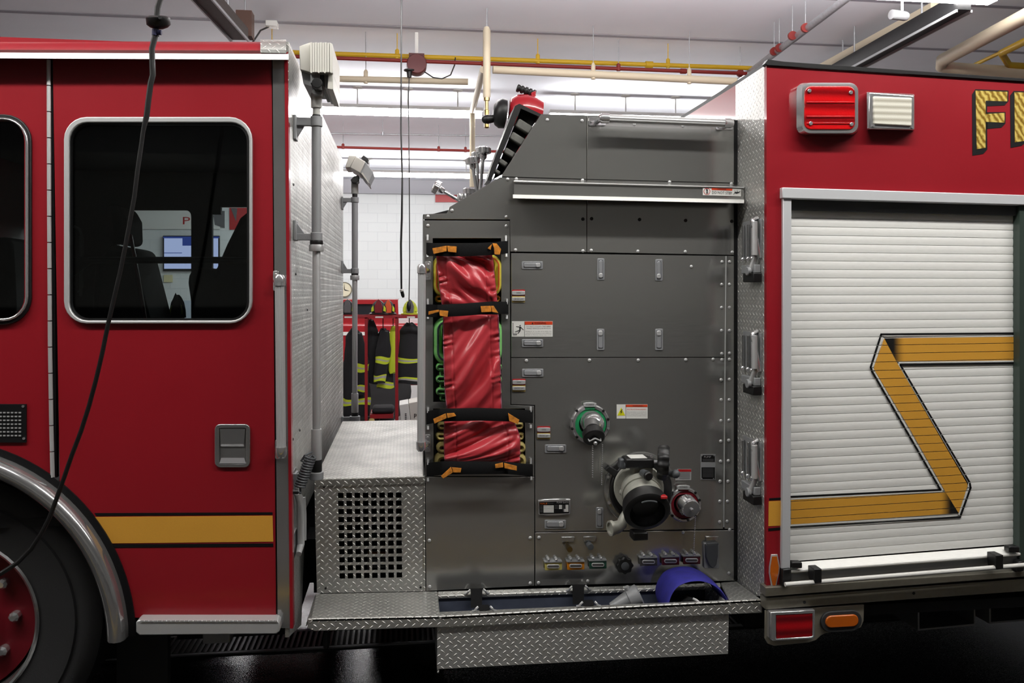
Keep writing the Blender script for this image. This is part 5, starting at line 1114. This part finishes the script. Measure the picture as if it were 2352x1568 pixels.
# ---- body
XB = X_(1761, 0)
bo = [(1762, 150), (2900, 226), (2900, 1225), (2352, 1287), (1757, 1352), (1763, 900)]
DH = [(1812, 445), (2349, 462), (2349, 1318), (1808, 1353)]
BS = MB().holed([(1760.7, 150), (2352, 188), (2900, 226), (2900, 1280), (2352, 1323), (1760.7, 1362)], [DH], 0, .02, RED).obj('body_side', E, smooth=0)
ztb = W(1762, 148, 0).z
mb = MB().prism([(XB, y, z) for y, z in ((.012, ztb), (YP+.02, ztb-.005), (YP+.02, .5), (.012, W(1757, 1372, 0).z))], (.012, 0, 0), DIAL); BF = mb.obj('body_front_wall', E, smooth=0)
MB().prism([(XB, y, z) for y, z in ((YP+.02, ztb-.005), (FW, ztb-.01), (FW, .6), (YP+.02, .6))], (.012, 0, 0), RED).obj('body_front_red', E, smooth=0)
MB().prism([(XB+.005, -.005, ztb), (XB+.005, FW, ztb-.012), (XB+.005, FW, ztb+.012), (XB+.005, -.005, ztb+.014)], (.02, 0, 0), VINB).obj('roof_seal_front', E, smooth=0)
MB().pl([(1757, 146), (1764, 136), (1800, 141), (2352, 180), (2900, 218), (2900, 226), (2352, 187.5), (1762, 150)], -.008, .03, VINB).obj('roof_seal', E, bevel=.002)
mb = MB().box((XB+.02, .02, .5), (X_(2900, 0), FW, .54), DRK); mb.box((X_(2900, 0)-.02, .02, .5), (X_(2900, 0), FW, 2.4), DRK); mb.box((XB+.02, FW-.02, .5), (X_(2900, 0), FW, 2.4), RED); mb.box((XB+.02, .03, 2.3), (X_(2900, 0), FW, 2.32), RED); mb.obj('body_shell', E, smooth=0)
# three folding handles on the body front wall
def fhandle(y0, y1):
    Ya = .05; Yb = .2; d0 = W(1752, y0, Ya); z0, z1 = Z_(y0, .12, 1730), Z_(y1, .12, 1730); x = XB-.001
    zb_ = z0-(z0-z1)*.62
    mb = MB().box((x-.004, Ya-.01, z0), (x, Yb+.01, zb_), ALD); mb.tube([(x-.005, Ya, zb_), (x-.03, Ya, z0-.03), (x-.03, Ya+.01, z0-.005), (x-.005, Ya+.02, z0+.005)], .009, CHR, 10)
    mb.tube([(x-.026, Ya, z0-.01), (x-.026, Ya, zb_+.01)], .012, ALU, 12)
    for yy in (.1, .14, .19): mb.tube([(x-.012, yy, z0-.015), (x-.012, yy, zb_)], .006, STP, 10); mb.ball((x-.014, yy, zb_), .010, CHR, 10)
    o = mb.obj('folding_step', BF, bevel=.001)
    mb = MB().tube([(x-.016, Ya+.01, zb_+.01), (x-.03, Ya+.03, zb_-.05)], [.009, .013], ALU, 12); mb.box((x-.035, Ya-.01, z1), (x, Yb-.06, z1+.035), BLK); mb.box((x-.025, Ya, z1+.035), (x, Yb-.02, zb_-.025), ALD); mb.tube([(x-.03, Ya+.03, zb_-.05), (x-.045, Ya+.03, zb_-.05)], .018, ALD, 14); mb.obj('step_hinge', o, bevel=.003)
fhandle(506, 648); fhandle(762, 902); fhandle(1008, 1148)
# shutter frame and slats
YS = .03
o = MB().pl([(1797, 430), (2400, 449), (2400, 472), (1797, 455)], -.022, .06, FRM); SF = o.obj('shutter_head', E, bevel=.003)
MB().pl([(1799, 455), (1818, 456), (1818, 900), (1815, 1342), (1795, 1344), (1799, 900)], -.014, .05, FRM).obj('shutter_guide', SF, bevel=.002)
MB().pl([(2342, 470), (2356, 470), (2356, 1330), (2342, 1318)], -.006, .04, mat('guide_green', (50, 62, 56), .4)).obj('shutter_guide', SF, smooth=0)
MB().pl([(1816, 455), (2346, 471), (2346, 495), (1816, 482)], .012, .02, GRYP).obj('shutter_gasket', SF, smooth=0)
mb = MB(); NS = 41
def yl(i): return 480+i*19.75
def yr(i): return 492+i*18.45
for i in range(NS):
    A = []; B = []
    for f, dy in ((0.0, .005), (.035, .0006), (.3, -.0006), (.6, -.0006), (.965, .0006), (1.0, .005)):
        A.append(W(1814, yl(i)+19.75*f, YS)+Vector((0, dy, 0))); B.append(W(2346, yr(i)+18.45*f, YS)+Vector((0, dy, 0)))
    n = len(A); mb.add(A+B, [[q, q+1, n+q+1, n+q] for q in range(n-1)], SHUT)
mb.prism([W(1814, 481, YS+.012), W(2346, 490, YS+.012), W(2346, 1252, YS+.012), W(1810, 1292, YS+.012)], (0, .004, 0), DRK)
SHU = mb.obj('roller_shutter', E, smooth=30)
# folded ribbon graphic: clipped slat by slat
def clip(P, side, fn):
    out = []
    for i in range(len(P)):
        a, b = P[i], P[(i+1) % len(P)]; da, db = fn(a)*side, fn(b)*side
        if da >= 0: out.append(a)
        if (da >= 0) != (db >= 0):
            t_ = da/(da-db); out.append((a[0]+(b[0]-a[0])*t_, a[1]+(b[1]-a[1])*t_))
    return out
def sl(i, x): f = (x-1814)/532; return yl(i)*(1-f)+yr(i)*f
def decal(mb, P, m, lay):
    for i in range(NS):
        q = clip(P, 1, lambda p: p[1]-sl(i, p[0])-.7); 
        if len(q) < 3: continue
        q = clip(q, -1, lambda p: p[1]-sl(i+1, p[0])+.7)
        if len(q) < 3: continue
        mb.prism([W(x, y, YS-.0022-lay*.0005) for x, y in q], (0, .0004, 0), m)
def strip(mb, path, wd, m, lay):
    for (a, b) in zip(path, path[1:]):
        dx, dy = b[0]-a[0], b[1]-a[1]; l = sqrt(dx*dx+dy*dy); nx, ny = -dy/l*wd/2, dx/l*wd/2; ex, ey = dx/l*wd*.35, dy/l*wd*.35
        decal(mb, [(a[0]-ex+nx, a[1]-ey+ny), (b[0]+ex+nx, b[1]+ey+ny), (b[0]+ex-nx, b[1]+ey-ny), (a[0]-ex-nx, a[1]-ey-ny)], m, lay)
def fade(name, x0, x1):
    """the printed airbrush fade at the fold of the ribbon graphic, part of the decal's artwork"""
    m = mat(name, (212, 154, 55), .5); nt = m.node_tree; p = nt.nodes['Principled BSDF']
    tc = nd(nt, 'ShaderNodeTexCoord'); sp = nd(nt, 'ShaderNodeSeparateXYZ'); nt.links.new(tc.outputs['Object'], sp.inputs[0])
    mr = nd(nt, 'ShaderNodeMapRange', interpolation_type='SMOOTHSTEP'); mr.inputs[1].default_value = x0; mr.inputs[2].default_value = x1; nt.links.new(sp.outputs[0], mr.inputs[0])
    mx = nd(nt, 'ShaderNodeMix', data_type='RGBA'); mx.inputs[6].default_value = lin((14, 14, 14)); mx.inputs[7].default_value = lin((212, 154, 55)); nt.links.new(mr.outputs[0], mx.inputs[0]); nt.links.new(mx.outputs[2], p.inputs['Base Color']); return m
f1 = fade('gold_fade_left', X_(2050, YS), X_(2078, YS)); f2 = fade('gold_fade_right', X_(2184, YS), X_(2158, YS))
mb = MB(); decal(mb, [(2031, 776.5), (2343, 773.5), (2343, 827), (2059, 830.5)], f1, 1); decal(mb, [(1817, 1148), (2173, 1130), (2202, 1178), (1817, 1204)], f2, 1)
decal(mb, [(2031, 777), (2059, 830), (2140, 967), (2224, 1109), (2221, 1120), (2202, 1178), (2172, 1130), (2090, 985), (2007, 847), (2009, 838)], GOLD, 2)
bp1 = [(2343, 765), (2024, 767.5), (2000, 843), (2003, 853), (2160, 1124.5), (1817, 1140.5)]; bp2 = [(2343, 833.5), (2068, 838), (2227.5, 1108), (2229.5, 1120), (2205.5, 1187), (1817, 1210.5)]
strip(mb, bp1, 4.2, VINB, 3); strip(mb, bp2, 4.2, VINB, 3)
wp1 = [(2343, 770), (2028, 772), (2004.5, 844), (2007.5, 852), (2167, 1127.5), (1817, 1145.5)]; wp2 = [(2343, 829), (2062, 832.5), (2222.5, 1109), (2225, 1120), (2202, 1183), (1817, 1206)]
strip(mb, wp1, 3.2, WHT, 2); strip(mb, wp2, 3.2, WHT, 2); mb.obj('ribbon_graphic', SHU, smooth=0)
# shutter bottom bar
BB = MB().rings([[W(x, y, Y) for Y, y in ((YS, a_), (.0, a_+17), (-.012, a_+19), (-.012, a_+24), (.01, a_+26), (YS, a_+24))] for x, a_ in ((1816, 1291), (2344, 1251))], SHUT).obj('shutter_lift_bar', SHU, bevel=.002)
MB().rings([[W(x, y, Y) for Y, y in ((.01, a_), (.005, a_+12), (.01, a_+33), (YS, a_+33), (YS, a_))] for x, a_ in ((1816, 1314), (2344, 1275))], ALD).obj('lift_bar_skirt', SHU, smooth=0)
MB().tube([W(1803, 1342, -.05), W(2380, 1295, -.05)], .0085, WHT, 14).obj('shutter_pull_rod', SHU)
for (x, y) in ((1879, 1321), (2296, 1289)): MB().pl([(x-9, y-14), (x+9, y-15), (x+9, y+17), (x-7, y+19), (x-9, y+4)], -.062, .05, BLK).obj('rod_clip', SHU, bevel=.003)
for (x, y) in ((1831, 1298), (2330, 1262)): MB().pl(rr(x-12, y-7, x+12, y+7, 3, 4), -.02, .03, BLK).obj('bar_stop', SHU, bevel=.003)
MB().pl([(1799, 1308), (1818, 1306), (1818, 1334), (1803, 1346), (1797, 1346)], -.03, .03, BLK).obj('corner_bracket', SHU, bevel=.003)
MB().pl([(2340, 1290), (2352, 1288), (2352, 1312), (2334, 1312)], -.03, .03, BLK).obj('corner_bracket', SHU, bevel=.003)
# body stripe, reflector
mb = MB().pl([(1766, 1151), (1796.5, 1149.5), (1796, 1206.5), (1765, 1208)], -.0012, .0012, GOLD); mb.pl([(1767, 1144), (1796.5, 1142), (1796.5, 1147), (1767, 1149)], -.0012, .0012, VINB); mb.pl([(1765, 1213), (1796, 1210.5), (1796, 1216.5), (1765, 1219)], -.0012, .0012, VINB); mb.obj('gold_stripe', BS, smooth=0)
o = MB().pl([(1772, 1273.5), (1786, 1273), (1791.5, 1300), (1790, 1316), (1783, 1347), (1772, 1347), (1767, 1316), (1767.5, 1302)], -.006, .006, ALU).obj('side_reflector', BS, bevel=.001)
MB().pl([(1774, 1278), (1784.5, 1277.5), (1789, 1302), (1787.5, 1316), (1781, 1344), (1775, 1344), (1769.5, 1316), (1770, 1302)], -.008, .003, AMB).obj('amber_lens', o, smooth=0)
# sills
def sill(y0, y1, y0r, y1r, Y, th_, m, name): return MB().rings([[W(1758, y0, Y), W(1758, y1, Y), W(1758, y1, Y)+Vector((0, th_, 0)), W(1758, y0, Y)+Vector((0, th_, 0))], [W(2900, y0r, Y), W(2900, y1r, Y), W(2900, y1r, Y)+Vector((0, th_, 0)), W(2900, y0r, Y)+Vector((0, th_, 0))]], m).obj(name, E, smooth=0, bevel=.003)
STG = mat('sill_steel', (150, 146, 134), .42, metal=.8, var=.06)
S1 = sill(1349, 1370, 1276, 1283, -.02, .05, STG, 'body_sill'); S2 = sill(1373, 1400, 1288, 1319, -.012, .05, STG, 'body_sill')
for x, y in ((1848, 1383), (2099, 1362)): MB().cy(x, y, 3.6, -.013, -.01, BLK, n=12).obj('drain_hole', S2)
pl_ = [(1758, 1402), (1985, 1388), (1984, 1425), (1978, 1440), (1965, 1447), (1898, 1453), (1886, 1459), (1874, 1470), (1858, 1475), (1778, 1483), (1764, 1478), (1757, 1466)]
LB = MB().pl(pl_, -.008, .01, mat('light_bracket', (156, 150, 136), .45, metal=.6)).obj('light_bracket', E, bevel=.002)
o = MB().ringpl([(1769.5, 1406), (1872, 1400.5), (1872, 1463), (1867, 1467), (1776, 1472), (1769, 1468)], [(1783, 1412), (1867, 1408), (1867, 1460), (1863, 1462), (1784, 1467), (1783, 1462)], -.035, .03, CHR).obj('red_marker_light', LB, bevel=.003)
MB().pl([(1783, 1412), (1867, 1408), (1867, 1460), (1863, 1462), (1784, 1467), (1783, 1462)], -.033, .025, RLEND).obj('red_lens', o, bevel=.003)
o = MB().pl([(x-(y-1427)*.0, y-(x-1933)*.06) for x, y in rr(1886, 1403, 1980, 1451, 23.5, 9)], -.018, .012, RUB).obj('amber_marker_light', LB, bevel=.003)
MB().pl([(x, y-(x-1933)*.06) for x, y in rr(1897, 1413, 1973, 1441, 13.5, 9)], -.024, .01, AMB).obj('amber_lens', o, bevel=.004)
# warning lights
o = MB().rings([[W(x, y, Y) for x, y in P_] for P_, Y in ((rr(1829, 191, 1972, 310, 18, 6), 0.), (rr(1829.5, 190, 1971, 309, 18, 6), -.03), (rr(1842, 190, 1971, 306, 20, 6), -.05), (rr(1848, 195, 1965, 299, 17, 6), -.052))], CHR).obj('red_warning_light', BS, smooth=35)
MB().pl(rr(1848, 197, 1965, 298, 16, 6), -.056, .01, RLENS).obj('red_lens', o, bevel=.004, seg=3)
mb = MB(); 
for y in (235, 268, 283): mb.pl([(1853, y-2), (1963, y-2), (1963, y+2), (1853, y+2)], -.0585, .003, RLENS)
for q in ((1860, 208), (1955, 212), (1863, 283), (1957, 285)): mb.cy(q[0], q[1], 4.5, -.061, -.054, CHR, n=12)
mb.obj('lens_screws', o, bevel=.001)
o = MB().rings([[W(x, y, Y) for x, y in P_] for P_, Y in (([(1991, 211), (2100, 215), (2100, 300), (1992, 300)], 0.), ([(1990, 211), (2101, 217), (2101, 299), (1991, 298)], -.03), ([(1998, 212), (2099, 219), (2099, 298), (1997, 295)], -.045))], CHR).obj('clear_warning_light', BS, bevel=.004)
MB().pl([(2007, 220), (2096, 224), (2095, 290), (2007, 285)], -.052, .01, CLENS).obj('clear_lens', o, bevel=.006, seg=3)
for q in ((2007, 288), (2096, 292)): MB().cy(q[0], q[1], 3, -.05, -.044, CHR, n=10).obj('screw', o)
# lettering
def goldleaf():
    m = mat('gold_leaf', (226, 190, 78), .3, metal=.8); nt = m.node_tree; L = nt.links; p = nt.nodes['Principled BSDF']
    tc = nd(nt, 'ShaderNodeTexCoord'); mp = nd(nt, 'ShaderNodeMapping'); mp.inputs['Rotation'].default_value = (0, radians(35), 0); L.new(tc.outputs['Object'], mp.inputs[0])
    wv = nd(nt, 'ShaderNodeTexWave', wave_type='BANDS', bands_direction='X'); wv.inputs['Scale'].default_value = 14; wv.inputs['Distortion'].default_value = 3.5; wv.inputs['Detail Scale'].default_value = 3; L.new(mp.outputs[0], wv.inputs[0])
    cr = nd(nt, 'ShaderNodeValToRGB'); cr.color_ramp.elements[0].color = lin((150, 112, 34)); cr.color_ramp.elements[1].color = lin((250, 224, 122)); L.new(wv.outputs[0], cr.inputs[0]); L.new(cr.outputs[0], p.inputs['Base Color']); p.inputs['Metallic'].default_value = .45; return m
GL = goldleaf()
def cz(P): return [(1752+x/3.92, y/3.92) for x, y in P]
def letter(shadow, gold):
    mb = MB()
    for q in shadow: mb.pl(cz(q), -.0012, .0012, VINB)
    for q in gold: mb.pl(cz(q), -.0022, .0012, GL)
    mb.obj('gold_lettering', BS, smooth=0)
letter([[(1885, 850), (1915, 803), (2213, 815), (2213, 912), (2178, 948), (2020, 955), (2020, 1000), (2020, 1150), (2022, 1345), (1985, 1385), (1888, 1400)], [(2015, 1010), (2186, 1008), (2185, 1112), (2150, 1148), (2015, 1160)]],
       [[(1917, 815), (2203, 826), (2201, 912), (2007, 906), (2006, 1330), (1927, 1342)], [(2005, 1026), (2178, 1016), (2176, 1104), (2005, 1096)]])
letter([[(2228, 860), (2260, 818), (2372, 822), (2372, 1278), (2330, 1312), (2232, 1330)]], [[(2267, 830), (2362, 832), (2360, 1268), (2270, 1280)]])
# trays under the body
for (xa_, xb_, ya, yb) in ((2108, 2240, 1372, 1448), (2272, 2420, 1362, 1432)):
    Yt = .25; g = mat('underbody_grey', (150, 150, 150), .5, metal=.5)
    mb = MB().ringpl([(xa_, ya), (xb_, ya-8), (xb_, yb-12), (xa_, yb)], [(xa_+4, ya+4), (xb_-3, ya-4), (xb_-3, yb-16), (xa_+4, yb-4)], Yt, .5, g); mb.pl([(xa_+4, ya+4), (xb_-3, ya-4), (xb_-3, yb-16), (xa_+4, yb-4)], Yt+.3, .01, g)
    for i in range(3): mb.r(xa_+22+i*30, ya+14, xa_+40+i*30, ya+34, Yt+.25, .05, DRK)
    mb.tube([W(xa_+35, yb-24, Yt+.1), W(xb_-38, yb-29, Yt+.1)], .012, GRYP, 8); o = mb.obj('underbody_tray', E, smooth=0)
# chassis, with unseen boxes added to block light from the floor reflections
mb = MB().box((X_(XW, 0), .9, .42), (X_(2900, 0), 1.1, .62), DRK); mb.box((X_(XW, 0), 1.7, .42), (X_(2900, 0), 1.9, .62), DRK); mb.box((X_(1000, .3), .6, .3), (X_(1700, .3), 2.2, .6), DRK); mb.box((XB+.1, .45, .3), (X_(2900, 0), 2.3, .52), DRK); mb.box((X_(250, 1.9), .5, .4), (X_(495, 1.9), 2.4, .95), DRK); mb.box((X_(560, 1.9), .5, .35), (XRW-.05, 2.4, .95), DRK); mb.box((X_(855, 1.9), 1.5, .16), (X_(1010, 1.9), 2.5, .9), DRK); mb.box((X_(738, 1.9), 1.5, .16), (X_(800, 1.9), 2.5, .9), DRK); mb.box((X_(-700, 0), .9, .3), (X_(300, 0), 1.9, .95), DRK)
mb.obj('chassis', E, smooth=0)
for px in (-146, ): 
    c = W(px, 1450, .05); MB().lathe((c.x, FW-.05, wc.z), (0, -1, 0), [(0, .3), (.0, RW*.95), (.03, RW), (.28, RW), (.3, .3)], RUB, 40).obj('far_wheel', E)
a_, b_ = W(694, 1190, 2.95), W(740, 1190, 2.95)
tag(MB().box((a_.x, 2.95, 0), (b_.x, 3.2, a_.z), WHT).obj('carton', bevel=.006), 'small white carton on the floor beyond the engine, glimpsed between cab and vent box', 'box')
# ---- top mount controls
YG = YP+.02
g1 = MB().prism([W(x, y, YG) for x, y in ((1119, 414), (1128, 385), (1183, 243), (1193, 238), (1243, 262), (1239, 268), (1196, 249), (1150, 360), (1128, 416))], (0, .14, 0), BLK).obj('gauge_hood', PP, smooth=0)
MB().pl([(1132, 412), (1196, 252), (1236, 268), (1155, 400)], YG+.04, .01, DRK).obj('gauge_hood_end', g1, smooth=0)
for i, (x, y, s_) in enumerate(((1204, 290, 19), (1188, 318, 17), (1170, 350, 13), (1155, 373, 11), (1142, 394, 8))):
    a_ = radians(32); P_ = []
    for dx, dy in ((-s_, -s_*.55), (s_, -s_*.55), (s_, s_*.55), (-s_, s_*.55)): P_.append((x+dx*cos(a_)-dy*sin(a_), y+dx*sin(a_)+dy*cos(a_)))
    MB().pl(P_, YG+.005, .035, mat('gauge_back', (86, 86, 82), .6, var=.3, bscale=30)).obj('gauge_back', g1, bevel=.006)
mb = MB().tube([W(1158, 402, YG), W(1166, 384, YG+.02), W(1178, 370, YG), W(1186, 352, YG+.02)], .004, CHR, 8); mb.obj('gauge_tube', g1)
def tknob(px, py, rp, Y, base, tilt=(0, 0, 1)):
    c = W(px, py, Y); k = S(px, Y); ax = Vector(tilt).normalized(); b = W(*base, Y)
    o = MB().tube([b, c-ax*.02], [.008, .007], CHR, 12).obj('control_rod', PP)
    n = 60; e1 = Vector((0, 1, 0)); e2 = ax.cross(e1).normalized(); R = []
    for d_, f in ((-.014, .8), (-.01, 1), (.01, 1), (.015, .8), (.016, .3)): R.append([c+ax*d_+(e1*cos(t_)+e2*sin(t_))*(rp*k*f*(1+.06*cos(8*t_))) for t_ in [2*pi*i/n for i in range(n)]])
    mb = MB().rings(R, CHR); mb.lathe(c-ax*.014, -ax, [(0, rp*k*.5), (.018, rp*k*.45), (.026, rp*k*.2)], CHR, 16); mb.obj('control_knob', o, smooth=40)
tknob(1110, 346, 17, .55, (1103, 440)); tknob(1096, 357, 13, .7, (1098, 440)); tknob(1084, 369, 15, .5, (1096, 446), (-.15, 0, 1)); tknob(1003, 430, 15, .6, (1058, 462), (-1, 0, .55))
tknob(1077, 440, 13, .5, (1080, 462)); tknob(1062, 452, 12, .45, (1064, 470))
# deck monitor
YM = .9
c = W(1198, 258, YM); k = S(1200, YM); RM = mat('monitor_red', (164, 24, 36), .22, coat=.5)
mb = MB().lathe(c+Vector((-14*k, 0, 4*k)), (-1, 0, .12), [(-60*k, 30*k), (-40*k, 38*k), (-20*k, 40*k), (0, 36*k), (14*k, 27*k), (16*k, 20*k)], RM, 40); MO = mb.obj('deck_monitor', E, smooth=50)
mb = MB().lathe(W(1163, 262, YM), (-1, 0, .1), [(0, 22*k), (2*k, 33*k), (14*k, 34*k), (24*k, 28*k), (30*k, 18*k), (31*k, 8*k)], BLK, 40); mb.tube([W(1138, 272, YM), W(1118, 274, YM)], [8*k, 11*k], BLK, 14); mb.ball(W(1116, 274, YM), 10*k, BLK); mb.obj('monitor_nozzle', MO, smooth=50)
mb = MB(); 
for i in range(5): mb.tube([W(1187+i*9, 201+i*3.2, YM), W(1194+i*9, 203.6+i*3.2, YM)], [9.5*k, 9.5*k], BLK, 16)
mb.tube([W(1187, 201, YM), W(1228, 216, YM)], 7*k, BLK, 14); mb.obj('monitor_grip', MO, bevel=.004)
MB().pl([(1220, 212), (1231, 208), (1231, 240), (1226, 250), (1206, 242), (1214, 230), (1222, 226)], YM-.03, .06, RM).obj('grip_bracket', MO, bevel=.004)
MB().lathe(W(1210, 290, YM), (0, 0, -1), [(0, 26*k), (.5, 26*k)], RM, 24).obj('monitor_base', MO)

# ------------------------------------------------------------------ hanging shoreline cord in front of the cab
YF2 = -.45
pts = [(370, -6), (362, 18), (360, 40), (359, 66), (356, 84), (349, 112), (350, 150), (351, 172), (346, 192), (341, 230), (337, 265), (329, 300), (325, 330), (316, 390), (309, 450), (300, 500), (289, 560), (277, 620), (263, 680), (248, 745), (235, 810), (221, 870), (205, 930), (186, 990), (165, 1045), (146, 1100), (128, 1150), (113, 1190), (95, 1225), (72, 1260), (40, 1292), (0, 1318), (-60, 1340)]
P = [W(x, y, YF2) for x, y in pts]; top = Vector((P[0].x+.03, YF2, CEIL))
t = thing('power_cord', top, 'thick black power cord hanging in front of the cab and curving to the wheel arch', 'cord')
MB().tube([top, Vector((P[0].x+.02, YF2, P[0].z+.4))]+P, [.007, .007]+[.0085]*11+[.0065]*21+[.005], BLK, 10).obj('cord', t)
c = W(362, 51, YF2); k = S(362, YF2)
mb = MB().lathe(c+Vector((0, 0, 15*k)), (.05, .25, -1), [(0, 9*k), (1*k, 20*k), (5*k, 26*k), (20*k, 26*k), (26*k, 19*k), (30*k, 8*k)], BLK, 32); mb.cyl(c+Vector((12*k, -26*k, 3*k)), c+Vector((12*k, -20*k, 3*k)), 4*k, DRK, n=10); mb.obj('cord_stopper', t, smooth=50)
MB().tube([W(358, 68, YF2), W(357, 82, YF2)], [.011, .0105], mat('navy_tape', (24, 24, 66), .6), 10).obj('cord_tape', t); MB().tube([W(362, 74, YF2-.005), W(371, 75, YF2-.005)], [.007, .008], mat('navy_tape', (24, 24, 66), .6), 8).obj('cord_clip', t)
